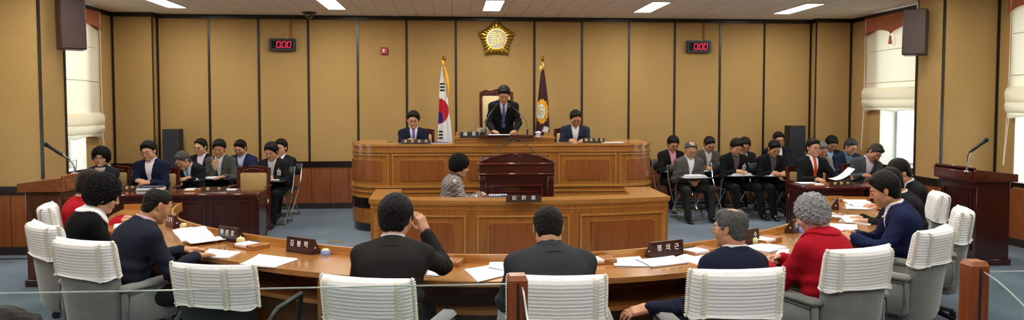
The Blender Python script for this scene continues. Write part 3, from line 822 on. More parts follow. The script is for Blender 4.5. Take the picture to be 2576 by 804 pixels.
chair_at('grey velvet chair with white cover behind the man touching his glasses', 912, 697, .95, turn=-3)
chair_at('grey velvet chair with white cover partly behind the centre wooden post', 1402, 692, .95, turn=-4)
chair_at('grey velvet chair with white cover under the greying man who looks sideways', 1863, 676, .98, turn=-10)
chair_at('grey velvet chair with white cover behind the woman in the red jacket', 2176, 622, .97, turn=-8)
chair_at('grey velvet chair with white cover behind the navy suited man reading papers', 2364, 572, .97, turn=-6)
chair_at('grey velvet chair with white cover, tall one beside the right podium', 2432, 524, .98)
chair_at('grey velvet chair with white cover, rearmost on the right', 2372, 484, .98, turn=-10)

# --- executive chairs: cherry frame, gold panel ----------------------
def exec_chair(lab, x, y, rz, w=.5, ztop=1.0, m_up=None, cat_group='cherry framed upholstered chairs', tall=False, studs=False):
    t = thing('executive_chair', lab, 'chair', (x, y, 0), rz, cat_group); m_up = m_up or M_gold; hw = w/2
    for s_ in (-1, 1):
        m = MB(); m.tube([(s_*(hw-.02), -.26, 0), (s_*(hw-.02), -.24, .45), (s_*(hw-.02), -.29, ztop-.02)], .022, 8); obj('back_post', m, M_cherry, t)
        m = MB(); m.tube([(s_*(hw-.03), .20, 0), (s_*(hw-.03), .20, .42)], [.018, .026], 8); obj('leg', m, M_cherry, t)
    zz = .62 if not tall else .6
    m = MB(); n = 16; prof = []
    for i in range(n+1):
        u = -1+2*i/n; x_ = u*hw; hgt = .03*cos(u*pi/2)+.012*(cos(u*pi*3) if tall else 0)
        prof.append((x_, ztop-.005+hgt))
    poly = [(x_, z_) for x_, z_ in prof]+[(hw, ztop-.10), (-hw, ztop-.10)]
    vs = [(a, -.315, b) for a, b in poly]+[(a, -.275, b) for a, b in poly]; k_ = len(poly)
    m.add(vs, [tuple(range(k_)), tuple(range(k_, 2*k_))[::-1]]+[(i, (i+1) % k_, k_+(i+1) % k_, k_+i) for i in range(k_)])
    for s_ in (-1, 1):
        m.b2((s_*hw, -.31, .5) if s_ < 0 else (hw-.045, -.31, .5), (-(hw-.045), -.27, ztop-.05) if s_ < 0 else (hw, -.27, ztop-.05), .008)
    m.b2((-hw+.01, -.30, .50), (hw-.01, -.27, .56), .006)
    for i in range(7):
        u = (i-3)/3; m.ball((u*hw*.55, -.27, ztop-.03+.012*cos(u*3)), (.022, .012, .014), 8)
    obj('back_frame', m, M_cherry, t)
    m = MB(); m.box((0, -.28, (ztop-.075+.55)/2), (w-.10, .07, ztop-.075-.55), None, .018); bp_ = obj('back_cushion', m, m_up, t, 50)
    if studs:
        m = MB()
        zb0, zb1 = .57, ztop-.095
        for k in range(16):
            z = zb0+(zb1-zb0)*k/15
            for s_ in (-1, 1): m.ball((s_*(hw-.06), -.244, z), .005, 6)
        for k in range(1, 8):
            for z in (zb0, zb1): m.ball((-(hw-.06)+(w-.12)*k/8, -.244, z), .005, 6)
        obj('stud', m, M_cherry, bp_); bp_.children[0]['kind'] = 'stuff'
    m = MB(); m.box((0, -.02, .44), (w-.02, .50, .09), None, .03); obj('seat', m, m_up, t, 50)
    m = MB(); m.b2((-hw+.01, -.26, .34), (hw-.01, .22, .40), .008); obj('seat_rail', m, M_cherry, t)
    for s_ in (-1, 1):
        m = MB(); m.tube([(s_*(hw+.01), -.27, .66), (s_*(hw+.02), 0, .68), (s_*(hw+.02), .18, .66), (s_*(hw+.0), .19, .42)], .02, 8); obj('arm', m, M_cherry, t)
    return t
p = PY(620, 421, 10.95)
exec_chair('empty gold upholstered chair with carved cherry frame behind the left desk', p.x, p.y+.1, pi, .48, p.z-.03)
p = PY(386, 424, 11.15); exec_chair('gold chair behind the man in a navy suit with folded hands', p.x, 11.05, pi, .60, p.z-.01)
p = PY(306, 418, 11.3); exec_chair('gold chair half hidden between the scarfed woman and the navy suited man', p.x-.18, 11.15, pi, .50, p.z-.02)
p = PY(2045, 418, 11.2); exec_chair('gold chair of the man with the orange tie', p.x-.0, 11.1, pi, .68, p.z-.02)
p = PY(2168, 415, 11.2); exec_chair('gold chair of the dozing man with his head tilted, its left edge showing', p.x+.06, 11.1, pi, .60, p.z)
DAIS = .42
p = PY(1250, 226, 12.35); t = exec_chair('tall cream chair with carved frame and studs behind the standing speaker', p.x, 12.35-.1, pi, .56, p.z-.52-.02, M_cream, tall=True, studs=True); t.location.z = .52
p = PY(1047, 323, 12.5); t = exec_chair('cream chair in a cherry frame behind the man at the left of the rostrum', p.x+.02, 12.35, pi, .55, p.z-DAIS-.02, M_cream, studs=True); t.location.z = DAIS
p = PY(1440, 321, 12.5); t = exec_chair('cream chair in a cherry frame behind the man at the right of the rostrum', p.x-.02, 12.35, pi, .55, p.z-DAIS-.02, M_cream, studs=True); t.location.z = DAIS

# --- folding chairs with a writing tablet ----------------------------
def folding_chair(lab, loc, rz):
    t = thing('folding_chair', lab, 'chair', loc, rz, 'folding chairs with writing tablets')
    for s_ in (-1, 1):
        x = s_*.21
        m = MB(); m.tube([(x, -.30, .86), (x, -.24, .60), (x, -.12, .40), (x, .16, .06), (x*1.0, .20, .012)], .011, 8); obj('side_tube', m, M_chrome, t)
        m = MB(); m.tube([(x*.9, .17, .44), (x*.9, -.02, .24), (x*.9, -.24, .012)], .011, 8); obj('rear_leg', m, M_chrome, t)
    for y, z, x in ((.20, .012, .21), (-.24, .012, .19), (.10, .13, .21), (-.15, .115, .19), (-.28, .78, .21)):
        m = MB(); m.tube([(-x, y, z), (x, y, z)], .010, 8); obj('crossbar', m, M_chrome, t)
    m = MB(); m.box((0, .0, .45), (.40, .40, .035), RX(0), .014); obj('seat', m, M_blackv, t, 50)
    m = MB(); m.box((0, 0, 0), (.40, .03, .20), T(0, -.275, .76) @ RX(.12), .012); obj('backrest', m, M_blackv, t, 50)
    m = MB(); m.tube([(.22, -.22, .62), (.24, .0, .66), (.24, .24, .675)], .010, 8); m.tube([(.24, .22, .675), (.245, .16, .60), (.215, .04, .22)], .010, 8); obj('tablet_bracket', m, M_chrome, t)
    m = MB(); m.box((.0, .30, .692), (.52, .27, .016), None, .006); tb = obj('writing_tablet', m, M_blackp, t)
    return t
# ================================================================== people
class Field:
    """signed distances on a grid; smooth unions of limbs give one continuous surface"""
    def __init__(s, lo, hi, h):
        s.h = h; s.lo = np.array(lo, float)-3*h; n = np.ceil((np.array(hi)+3*h-s.lo)/h).astype(int)+1
        s.ax = [(s.lo[k]+h*np.arange(n[k])).astype(np.float32) for k in range(3)]
        s.a = np.full(n, .2, np.float32)
    def win(s, lo, hi):
        sl = []
        for k in range(3):
            i0 = max(0, int((lo[k]-s.lo[k])/s.h)-1); i1 = min(s.a.shape[k], int((hi[k]-s.lo[k])/s.h)+2)
            if i1 <= i0: return None
            sl.append(slice(i0, i1))
        X = s.ax[0][sl[0]][:, None, None]; Y = s.ax[1][sl[1]][None, :, None]; Z = s.ax[2][sl[2]][None, None, :]
        return tuple(sl), X, Y, Z
    def put(s, lo, hi, fn, k=.02, mode='u', m=None):
        mg = k+3*s.h if m is None else m
        w = s.win([v-mg for v in lo], [v+mg for v in hi])
        if w is None: return
        sl, X, Y, Z = w; d = fn(X, Y, Z).astype(np.float32); a = s.a[sl]
        if mode == 'u':
            h = np.maximum(k-np.abs(a-d), 0)/k if k > 0 else 0
            s.a[sl] = np.minimum(a, d)-h*h*k*.25
        elif mode == 's':
            d = -d; h = np.maximum(k-np.abs(a-d), 0)/k if k > 0 else 0
            s.a[sl] = np.maximum(a, d)+h*h*k*.25
        elif mode == 'i': s.a[sl] = np.maximum(a, d)
    def cap(s, a, b, ra, rb, k=.02, mode='u', flat=None):
        """round cone; flat=(axis vector, factor) squeezes it along that axis"""
        a = np.array(a, float); b = np.array(b, float); ba = b-a; L2 = max(float(ba @ ba), 1e-9); R = max(ra, rb)*(1.6 if flat else 1)
        def fn(X, Y, Z):
            px, py, pz = X-a[0], Y-a[1], Z-a[2]
            t = np.clip((px*ba[0]+py*ba[1]+pz*ba[2])/L2, 0, 1)
            qx, qy, qz = px-t*ba[0], py-t*ba[1], pz-t*ba[2]; r = ra+(rb-ra)*t
            q2 = qx*qx+qy*qy+qz*qz
            if flat is not None:
                f, kf = flat; l = qx*f[0]+qy*f[1]+qz*f[2]
                return np.sqrt(q2+l*l*(1/(kf*kf)-1))-r if kf > 1 else (np.sqrt(q2+l*l*(1/(kf*kf)-1))-r)*kf
            return np.sqrt(q2)-r
        s.put(np.minimum(a, b)-R, np.maximum(a, b)+R, fn, k, mode)
    def ell(s, c, r, Rm=None, k=.02, mode='u', box=False):
        c = np.array(c, float); Rm = np.eye(3) if Rm is None else np.array(Rm); R = max(r)*(1.75 if box else 1)
        def fn(X, Y, Z):
            px, py, pz = X-c[0], Y-c[1], Z-c[2]
            u = (px*Rm[0, 0]+py*Rm[1, 0]+pz*Rm[2, 0]); v = (px*Rm[0, 1]+py*Rm[1, 1]+pz*Rm[2, 1]); w = (px*Rm[0, 2]+py*Rm[1, 2]+pz*Rm[2, 2])
            if box:
                qx, qy, qz = np.abs(u)-r[0]+.006, np.abs(v)-r[1]+.006, np.abs(w)-r[2]+.006
                return np.sqrt(np.maximum(qx, 0)**2+np.maximum(qy, 0)**2+np.maximum(qz, 0)**2)+np.minimum(np.maximum(qx, np.maximum(qy, qz)), 0)-.006
            k0 = np.sqrt((u/r[0])**2+(v/r[1])**2+(w/r[2])**2)
            k1 = np.sqrt((u/r[0]**2)**2+(v/r[1]**2)**2+(w/r[2]**2)**2)+1e-6
            return k0*(k0-1)/k1
        s.put(c-R, c+R, fn, k, mode)
    def whole(s, fn, mode): s.put(s.lo, s.lo+np.array(s.a.shape)*s.h, fn, 0, mode, 0)
    def mesh(s, name, mats, smooth=True, floor=None):
        a = np.clip(s.a, -3*s.h, 3*s.h)
        # close the surface at the grid's edge
        for k in range(3):
            i0 = [slice(None)]*3; i0[k] = 0; a[tuple(i0)] = 3*s.h; i0[k] = -1; a[tuple(i0)] = 3*s.h
        g = openvdb.FloatGrid(3*s.h); g.copyFromArray(a, tolerance=0.0)
        pts, quads = g.convertToQuads(isovalue=0.0)
        me = bpy.data.meshes.new(name)
        pts = pts*s.h+s.lo
        me.vertices.add(len(pts)); me.vertices.foreach_set('co', pts.astype(np.float32).ravel())
        n = len(quads); me.loops.add(n*4); me.polygons.add(n)
        me.loops.foreach_set('vertex_index', quads[:, ::-1].astype(np.int32).ravel())
        me.polygons.foreach_set('loop_start', np.arange(n, dtype=np.int32)*4)
        me.polygons.foreach_set('use_smooth', np.ones(n, bool))
        me.update(calc_edges=True)
        for m in (mats if isinstance(mats, (list, tuple)) else [mats]): me.materials.append(m)
        return me
def link(name, me, parent):
    o = bpy.data.objects.new(name, me); col.objects.link(o); o.parent = parent; return o

def rot(pitch, yaw, roll):
    """head matrix: columns right, forward, up; pitch > 0 looks down; yaw > 0 looks to own left"""
    return np.array((Matrix.Rotation(yaw, 3, 'Z') @ Matrix.Rotation(-pitch, 3, 'X') @ Matrix.Rotation(roll, 3, 'Y')))
def unit(v): v = np.array(v, float); return v/max(np.linalg.norm(v), 1e-9)
def ik(S, W, l1, l2, hint):
    S = np.array(S, float); W = np.array(W, float); d = W-S; D = np.linalg.norm(d)
    if D > (l1+l2)*.995: k = D/((l1+l2)*.995); l1 *= k; l2 *= k
    u = d/D; a = (l1*l1-l2*l2+D*D)/(2*D); h = sqrt(max(l1*l1-a*a, 1e-6)); hh = np.array(hint, float); hh -= u*(hh @ u)
    return S+u*a+unit(hh)*h

def skin_mat(tone):
    nm = 'skin_'+tone
    if nm in _mats: return _mats[nm]
    m, nt, b = new_mat(nm); c = lin(tone); c = (min(1, c[0]*1.12), min(1, c[1]*1.18), min(1, c[2]*1.28), 1)
    f = noise(nt, coords(nt), 30, 3); nt.links.new(ramp(nt, f, [(.3, mul(c, .92)), (.7, mul(c, 1.07))]), b.inputs['Base Color'])
    b.inputs['Roughness'].default_value = .5; b.inputs['Specular IOR Level'].default_value = .35
    b.inputs['Subsurface Weight'].default_value = .06; b.inputs['Subsurface Radius'].default_value = (.01, .004, .002)
    _mats[nm] = m; return m
def hair_mat(c, curl=False, grey=0):
    nm = 'hair_'+c+('c' if curl else '')
    if nm in _mats: return _mats[nm]
    m, nt, b = new_mat(nm); k = lin(c)
    f = noise(nt, coords(nt, 'Object', (1, 1, .25) if not curl else (1, 1, 1)), 130 if not curl else 60, 4, .7)
    nt.links.new(ramp(nt, f, [(.3, mul(k, .35)), (.72, mul(k, 1.15))]), b.inputs['Base Color'])
    b.inputs['Roughness'].default_value = .52 if not curl else .7; b.inputs['Specular IOR Level'].default_value = .16
    bump(nt, b, f, .8, .006 if not curl else .012)
    _mats[nm] = m; return m
def cloth_mat(c, pat=None, c2=None):
    nm = 'cloth_'+c+(pat or '')+(c2 or '')
    if nm in _mats: return _mats[nm]
    m, nt, b = new_mat(nm); k = lin(c)
    if pat == 'check':          # woven grid of lines
        sp = nt.nodes.new('ShaderNodeSeparateXYZ'); nt.links.new(coords(nt, 'Object', (42, 42, 42)), sp.inputs[0])
        outs = []
        for ax in ('X', 'Z'):
            q = nt.nodes.new('ShaderNodeMath'); q.operation = 'FRACT'; nt.links.new(sp.outputs[ax], q.inputs[0])
            g = nt.nodes.new('ShaderNodeMath'); g.operation = 'LESS_THAN'; g.inputs[1].default_value = .38; nt.links.new(q.outputs[0], g.inputs[0]); outs.append(g.outputs[0])
        ad = nt.nodes.new('ShaderNodeMath'); ad.operation = 'ADD'; nt.links.new(outs[0], ad.inputs[0]); nt.links.new(outs[1], ad.inputs[1])
        hv = nt.nodes.new('ShaderNodeMath'); hv.operation = 'MULTIPLY'; hv.inputs[1].default_value = .5; nt.links.new(ad.outputs[0], hv.inputs[0])
        nt.links.new(ramp(nt, hv.outputs[0], [(0, k), (1, lin(c2))]), b.inputs['Base Color'])
    elif pat == 'tile':         # light outlines round small dark tiles
        sp = nt.nodes.new('ShaderNodeSeparateXYZ'); nt.links.new(coords(nt, 'Object', (30, 30, 30), (0, .785, 0)), sp.inputs[0])
        outs = []
        for ax in ('X', 'Z'):
            q = nt.nodes.new('ShaderNodeMath'); q.operation = 'FRACT'; nt.links.new(sp.outputs[ax], q.inputs[0])
            g = nt.nodes.new('ShaderNodeMath'); g.operation = 'LESS_THAN'; g.inputs[1].default_value = .16; nt.links.new(q.outputs[0], g.inputs[0]); outs.append(g.outputs[0])
        ad = nt.nodes.new('ShaderNodeMath'); ad.operation = 'MAXIMUM'; nt.links.new(outs[0], ad.inputs[0]); nt.links.new(outs[1], ad.inputs[1])
        nt.links.new(ramp(nt, ad.outputs[0], [(0, k), (1, lin(c2))]), b.inputs['Base Color'])
    elif pat == 'stripe':
        w = nt.nodes.new('ShaderNodeTexWave'); w.inputs['Scale'].default_value = 14; nt.links.new(coords(nt, 'Object', (1, 1, 1), (0, .785, 0)), w.inputs['Vector'])
        nt.links.new(ramp(nt, w.outputs['Fac'], [(.55, k), (.7, lin(c2))]), b.inputs['Base Color'])
    elif pat == 'rib':
        w = nt.nodes.new('ShaderNodeTexWave'); w.bands_direction = 'Z'; w.inputs['Scale'].default_value = 48; w.inputs['Distortion'].default_value = 1.2; nt.links.new(coords(nt), w.inputs['Vector'])
        nt.links.new(ramp(nt, w.outputs['Fac'], [(.3, lin(c2)), (.6, k)]), b.inputs['Base Color']); bump(nt, b, w.outputs['Fac'], .5, .004)
    else:
        f = noise(nt, coords(nt), 350, 2, .7); lum = max(k[:3]); lo_, hi_ = (.90, 1.02) if lum > .45 else (.80, 1.15)
        nt.links.new(ramp(nt, f, [(.3, mul(k, lo_)), (.7, mul(k, hi_))]), b.inputs['Base Color'])
        f2 = noise(nt, coords(nt, 'Object', (1, 1, 1.8)), 9, 2, .5); bump(nt, b, f2, .25, .02)
    b.inputs['Roughness'].default_value = .85; b.inputs['Specular IOR Level'].default_value = .12
    _mats[nm] = m; return m

def hand(F_, wr, fw, nb, side, curl=.35, spread=1.0, point=False, sc_=1.0, gap=None):
    """five fingers on a palm; side=+1 right hand, -1 left; nb points out of the back of the hand"""
    f = unit(fw); n = unit(np.array(nb)-f*(np.array(nb) @ f)); s_ = np.cross(f, n)*(-1 if side > 0 else 1)   # towards the thumb
    Rm = np.stack([s_, f, n], 1); wr = np.array(wr, float); P = lambda a, b, c: wr+(s_*a+f*b+n*c)*sc_
    F_.cap(P(0, -.03, 0), P(0, .02, 0), .026*sc_, .027*sc_, .02, flat=(n, .72))
    F_.ell(P(0, .05, -.002), (.039*sc_, .046*sc_, .0135*sc_), Rm, .018, box=True)
    F_.ell(P(.022, .03, -.008), (.018*sc_, .03*sc_, .014*sc_), Rm, .015)
    L = (.043, .026, .020), (.048, .030, .021), (.044, .028, .020), (.034, .021, .018)
    off = (.030, .010, -.010, -.0285)
    for i in range(4):
        c = curl*(1+.12*i); c = (.05 if (point and i == 0) else (1.25 if point else c))
        p = P(off[i]*1.0, .090-(.004 if i in (0, 2) else 0)-(.010 if i == 3 else 0), -.001); ang = c*.55
        sp_ = spread*(.07, .02, -.03, -.09)[i]; r = .0088 if i < 3 else .0078
        for j in range(3):
            d = unit(f*cos(ang)-n*sin(ang)+s_*sp_); q = p+d*L[i][j]*sc_
            F_.cap(p, q, r*sc_, (r-.0007)*sc_, .006 if j else .008); p = q; ang += c*(.95, .7, .5)[j]; r -= .0007
    p = P(.026, .012, -.004); d = unit(f*.72+s_*.62-n*.30); q = p+d*.042*sc_; F_.cap(p, q, .013*sc_, .0105*sc_, .014)
    d = unit(f*.92+s_*.20-n*.30); p = q+d*.030*sc_; F_.cap(q, p, .0103*sc_, .0095*sc_, .006)
    d = unit(f*.95-n*.25-s_*.05); F_.cap(p, p+d*.020*sc_, .0092*sc_, .008*sc_, .005)

PEOPLE = []
def person(label, top, face, lean=14, lean_side=0, head=(25, 0, 0), jacket='1C1D22', shirt='E8E6EE', tie=None, tie2=None,
           hair='14110F', hstyle='short', skin='C08A66', female=False, glasses=None, hands='table', surf=.74, trousers=None,
           seat=.46, vox=.0062, jpat=None, jc2=None, spat=None, sc2=None, standing=None, feet=None, badge=None, bald=0, fringe=0,
           sh=1.0, reach=.36, scarf=None, shoes=True, earring=False, collar_up=True, headscale=1.0, spread=.10, vneck=1.0,
           HL=None, HR=None, pin=False, pelvis_back=None, fat=1.0, legs='sit', base=0.0, yaw_add=0, pen=None, sway=0, wide_collar=None):
    """top: world point of the crown of the head; face: the direction (x, y) the chest faces"""
    base_z = base
    rz = facing(*face)+radians(yaw_add)
    la = radians(lean); ls = radians(lean_side)
    hp, hy, hr = [radians(v) for v in head]
    Rh = rot(hp, hy, hr); hs = headscale*(1.01 if female else 1.05)
    zp = seat+.09 if standing is None else standing
    zt = top[2]-base_z
    def spine(k):
        p0 = np.array([0, 0, zp]); ps = [p0]
        for l, f in ((.19, .7), (.20, 1.0), (.135, 1.35)):
            a = la*f; ps.append(ps[-1]+np.array([sin(ls*f), sin(a), cos(a)*cos(ls*f)])*l*k)
        nk = ps[-1]; a2 = la*1.2+hp*.35
        nt_ = nk+np.array([sin(ls*1.3), sin(a2), cos(a2)])*.078
        hc = nt_+Rh @ np.array([0, .022, .075])*hs
        return ps, nt_, hc
    k = 1.0
    for _ in range(12):
        ps, ntop, hc = spine(k)
        ztop_now = max((hc+Rh @ (np.array([0, -.012, .03])+np.array([0, .093*sin(t), .095*cos(t)]))*hs)[2] for t in np.linspace(-1, 1, 15))+.008
        k *= 1+(zt-ztop_now)/max(.3, (ps[-1][2]-zp))*.9
        k = min(max(k, .80), 1.22)
    ps, ntop, hc = spine(k)
    crown = hc+Rh @ np.array([0, -.012, .12])*hs
    c_, s_ = cos(rz), sin(rz)
    loc = (top[0]-(crown[0]*c_-crown[1]*s_), top[1]-(crown[0]*s_+crown[1]*c_), base_z)
    root = thing('person', label, 'person', loc, rz)
    PEOPLE.append((root, ps, zt, ztop_now))
    W2L = lambda p: np.array([(p[0]-loc[0])*c_+(p[1]-loc[1])*s_, -(p[0]-loc[0])*s_+(p[1]-loc[1])*c_, p[2]-base_z])
    M_sk = skin_mat(skin); M_hr = hair_mat(hair, hstyle in ('curly', 'perm'))
    b_ = (.88 if female else 1.0)*sh
    # joints
    nb = ps[3]; ax = unit(ps[3]-ps[1]); fwd = unit(np.cross(np.array([-1., 0, 0]), ax)); fwd = fwd*(1 if fwd[1] > 0 else -1)
    lat = np.cross(fwd, ax)
    sx = .168*b_
    shp = [ps[3]-ax*.082+lat*sg*sx+fwd*.01 for sg in (-1, 1)]            # left (-x), right (+x)
    hipj = [ps[0]+np.array([sg*.09, .03, -.02]) for sg in (-1, 1)]
    # hands
    sz = surf-base_z
    hd = {}
    def tabl(sg, x=None, y=None, inn=.35, dz=.028): return (np.array([sg*(spread if x is None else x), reach if y is None else y, sz+dz]), np.array([-sg*inn, 1, -.05]), np.array([0, 0, 1.]), .30)
    for i, sg in enumerate((-1, 1)):
        if hands == 'table': hd[i] = tabl(sg)
        elif hands == 'fold': hd[i] = (np.array([sg*.085, reach, sz+.045+.012*sg]), np.array([-sg*1, .55, -.05]), np.array([sg*.25, .45, 1.]), .75)
        elif hands == 'write': hd[i] = (np.array([sg*spread, reach, sz+.04]), np.array([-sg*.5, 1, -.15]), np.array([sg*.6 if sg > 0 else 0, 0, 1.]), .75 if sg > 0 else .3)
        elif hands == 'lap': hd[i] = (np.array([sg*.08, .26, seat+.20]), np.array([-sg*1, .6, -.5]), np.array([0, .8, .7]), .6)
        elif hands == 'knees': hd[i] = (np.array([sg*.13, .40, seat+.16]), np.array([-sg*.1, 1, -.2]), np.array([0, .1, 1]), .3)
    if HL: hd[0] = (np.array(HL[0]) if len(HL[0]) == 3 else None, np.array(HL[1], float), np.array(HL[2], float), HL[3])
    if HR: hd[1] = (np.array(HR[0]), np.array(HR[1], float), np.array(HR[2], float), HR[3])
    wrist = [hd[i][0] for i in (0, 1)]
    UA, FA = .275, .245
    elb = []
    for i, sg in enumerate((-1, 1)):
        hint = np.array([sg*.55, -.35, -1.0]) if hands != 'wide' else np.array([sg*1.0, -.2, -.8])
        elb.append(ik(shp[i], wrist[i], UA, FA, hint))
    # legs
    kn, an = [], []
    for i, sg in enumerate((-1, 1)):
        if standing is not None:
            an.append(np.array([sg*.10, -.02, .09])); kn.append((hipj[i]+an[-1])/2+np.array([0, .03, 0]))
        else:
            f = feet[i] if feet else (sg*.12, .47)
            an.append(np.array([f[0], f[1], .10])); kn.append(ik(hipj[i], an[-1], .43, .41, (sg*.25, .6, 1)))
    # ---------------- body: one continuous skin
    allp = np.array(ps+shp+elb+wrist+kn+an+[hc]); lo = allp.min(0)-.16; hi = allp.max(0)+.17; lo[2] = min(lo[2], .05); hi[2] = max(hi[2], hc[2]+.16)
    lo[2] = max(lo[2], .06)
    B = Field(lo, hi, vox)
    B.cap(ps[0], ps[1], .10, .095, .03, flat=((1, 0, 0), 1.25)); B.cap(ps[1], ps[2], .095, .10, .03, flat=((1, 0, 0), 1.25))
    B.cap(ps[2], ps[3]-ax*.05, .095, .06, .03, flat=((1, 0, 0), 1.2))
    for i in (0, 1):
        B.cap(ps[3]-ax*.03, shp[i], .04, .042, .03); B.cap(shp[i], elb[i], .042, .034, .02); B.cap(elb[i], wrist[i]-unit(wrist[i]-elb[i])*.02, .034, .024, .015)
        B.cap(hipj[i], kn[i], .065, .048, .03); B.cap(kn[i], an[i], .046, .034, .02)
        hand(B, wrist[i], hd[i][1], hd[i][2], 1 if i else -1, hd[i][3], point=(hd[i][3] < 0), sc_=.90 if female else .98)
    nr = (.048 if female else .056)
    B.cap(nb-ax*.03, ntop+np.array([0, 0, .0]), nr*1.12, nr, .03)
    WX = 1.10
    hd_ = lambda x, y, z: hc+Rh @ np.array([x*WX, y, z])*hs
    e = lambda x, y, z, r, k_=.02, mode='u', R2=None: B.ell(hd_(x, y, z), [r[0]*hs*WX, r[1]*hs, r[2]*hs], Rh if R2 is None else Rh @ R2, k_, mode)
    B.cap(ntop, hd_(0, -.03, -.04), nr, nr*1.05, .03)
    e(0, -.014, .028, (.074, .092, .087), .02); e(0, .022, -.030, (.060, .068, .084), .035)
    e(0, .040, -.085, (.044 if not female else .038, .042, .032), .03); e(0, .074, -.103, (.020, .015, .015), .02)
    B.cap(hd_(-.052, .0, -.075), hd_(0, .062, -.100), .014, .016, .03); B.cap(hd_(.052, .0, -.075), hd_(0, .062, -.100), .014, .016, .03)
    for sg in (-1, 1):
        e(sg*.038, .060, -.036, (.026, .020, .028), .035)
        e(sg*.030, .098, .000, (.017, .011, .010), .012, 's')
        e(sg*.030, .0835, -.002, (.0135, .010, .0085), .006)
        B.cap(hd_(sg*.012, .087, .020), hd_(sg*.044, .076, .020), .008, .006, .015)
        B.ell(hd_(sg*.0775, -.004, -.008), (.008*hs, .019*hs, .031*hs), Rh @ rot(-.15, sg*.35, 0), .006)
        B.cap(hd_(sg*.0795, -.002, -.036), hd_(sg*.077, .004, -.028), .007, .006, .004)
    B.cap(hd_(0, .088, .010), hd_(0, .106, -.030), .0075, .0115, .012); e(0, .098, -.036, (.0175, .010, .0085), .008)
    e(0, .086, -.066, (.024, .011, .012), .012); B.cap(hd_(-.017, .0985, -.0665), hd_(.017, .0985, -.0665), .0022, .0022, .003, 's')
    link('body', B.mesh('body', M_sk), root); del B
    # ---------------- face details
    def fz(name, mats, fn, par=root):
        m = MB(); fn(m); return obj(name, m, mats, par, 60)
    TM = Matrix.Translation(Vector(hc)) @ Matrix([[Rh[r][0]*hs*WX, Rh[r][1]*hs, Rh[r][2]*hs, 0] for r in range(3)]+[[0, 0, 0, 1]])
    M_brow = plain('brow_'+hair, hair, .7); M_lid = plain('lash', '1A100C', .5)
    lipc = 'A85A50' if female else '9A5B48'; M_lip = plain('lip_'+lipc, lipc, .45)
    for sg in (-1, 1):
        fz('eyebrow', M_brow, lambda m: m.tube([(sg*.013, .0945, .019), (sg*.030, .0925, .0235), (sg*.047, .0805, .019)], [.0030, .0038, .002], 6, True, TM))
        if hp > radians(12): fz('eyelash', M_lid, lambda m: m.tube([(sg*.018, .0925, -.0055), (sg*.030, .0945, -.0085), (sg*.0425, .0875, -.006)], [.0012, .0018, .0012], 5, True, TM))
        else:
            fz('eyeball', plain('eyewhite', 'D8D0C8', .3), lambda m: m.ball((sg*.030, .0865, -.002), (.0125, .0075, .0048), 10, TM))
            fz('iris', M_lid, lambda m: (m.ball((sg*.030, .0915, -.002), (.0048, .0035, .0042), 8, TM), m.tube([(sg*.017, .0905, .0005), (sg*.030, .0945, .0040), (sg*.043, .087, .0005)], .0014, 5, True, TM)))
    fz('lips', M_lip, lambda m: (m.ball((0, .0935, -.0625), (.021, .0055, .0036), 12, TM), m.ball((0, .0930, -.0705), (.018, .0062, .0045), 12, TM)))
    # ---------------- hair
    hv = max(vox*.9, .0048)
    big = {'perm': .05, 'curly': .05, 'bob': .03}.get(hstyle, .018)
    hlo = hc-(.16+big); hhi = hc+(.16+big); H = Field(hlo, hhi, hv)
    eh = lambda x, y, z, r, k_=.02, mode='u': H.ell(hd_(x, y, z), [r[0]*hs*WX, r[1]*hs, r[2]*hs], Rh, k_, mode)
    th_ = {'short': .014, 'buzz': .004, 'thin': .005, 'thick': .023, 'side': .014, 'curly': .034, 'perm': .036, 'bob': .026}[hstyle]
    if hstyle in ('curly', 'perm', 'bob'):
        eh(0, -.025, .030, (.074+th_, .094+th_*.9, .088+th_), .02); eh(0, -.05, -.03, (.072+th_*.8, .060+th_*.7, .075), .03)
        for sg in (-1, 1): eh(sg*.055, -.01, -.01, (.022+th_*.6, .045+th_*.3, .05), .02)
        H.cap(hd_(-.045, .055, .062), hd_(.045, .060, .062), .024, .022, .02)
    else:
        eh(0, -.016, .030, (.0745+th_*.75, .0925+th_*.8, .088+th_), .01); eh(0, -.050, -.030, (.066+th_*.35, .048+th_*.4, .082), .02)
        if hstyle in ('thick', 'side', 'short'):
            H.cap(hd_(-.036, .052, .088), hd_(.040, .058, .084), .017+th_*.3, .015+th_*.3, .02)
            for sg in (-1, 1): eh(sg*.060, .012, .022, (.016+th_*.3, .026, .034), .012)
    # hairline: everything in front of and below this tilted plane is face
    fl = fringe
    if hstyle in ('curly', 'perm', 'bob'):
        H.ell(hd_(0, .085, -.045), (.060*hs, .075*hs, .098*hs), Rh, .006, 's'); 
        pl_y, pl_z, n_y, n_z = -.02, -.115, .10, -1.0
    else: pl_y, pl_z, n_y, n_z = .078, .068-fl, .80, -.60
    nn = Rh @ unit([0 if (female or hstyle == 'buzz') else (.16, -.14, .06)[len(PEOPLE) % 3], n_y, n_z]); p0 = hd_(0, pl_y, pl_z)
    H.whole(lambda X, Y, Z: -((X-p0[0])*nn[0]+(Y-p0[1])*nn[1]+(Z-p0[2])*nn[2])*-1, 'i')
    if hstyle not in ('curly', 'perm', 'bob'):      # clear the temples and forehead sides, keep the ears free
        H.ell(hd_(0, .108, .004), (.066*hs, .060*hs, .072*hs), Rh, .004, 's')
        for sg in (-1, 1): H.ell(hd_(sg*.085, -.002, -.020), (.022*hs, .022*hs, .034*hs), Rh, .004, 's')
    if bald == 3: H.ell(hd_(0, -.038, .128), (.058*hs, .066*hs, .034*hs), Rh, .004, 's')
    elif bald: H.ell(hd_(0, -.045 if bald < 2 else .01, .130), ((.038+.012*bald)*hs, (.050+.02*bald)*hs, .036*hs), Rh, .004, 's')
    seed = (len(PEOPLE)*7.3) % 5
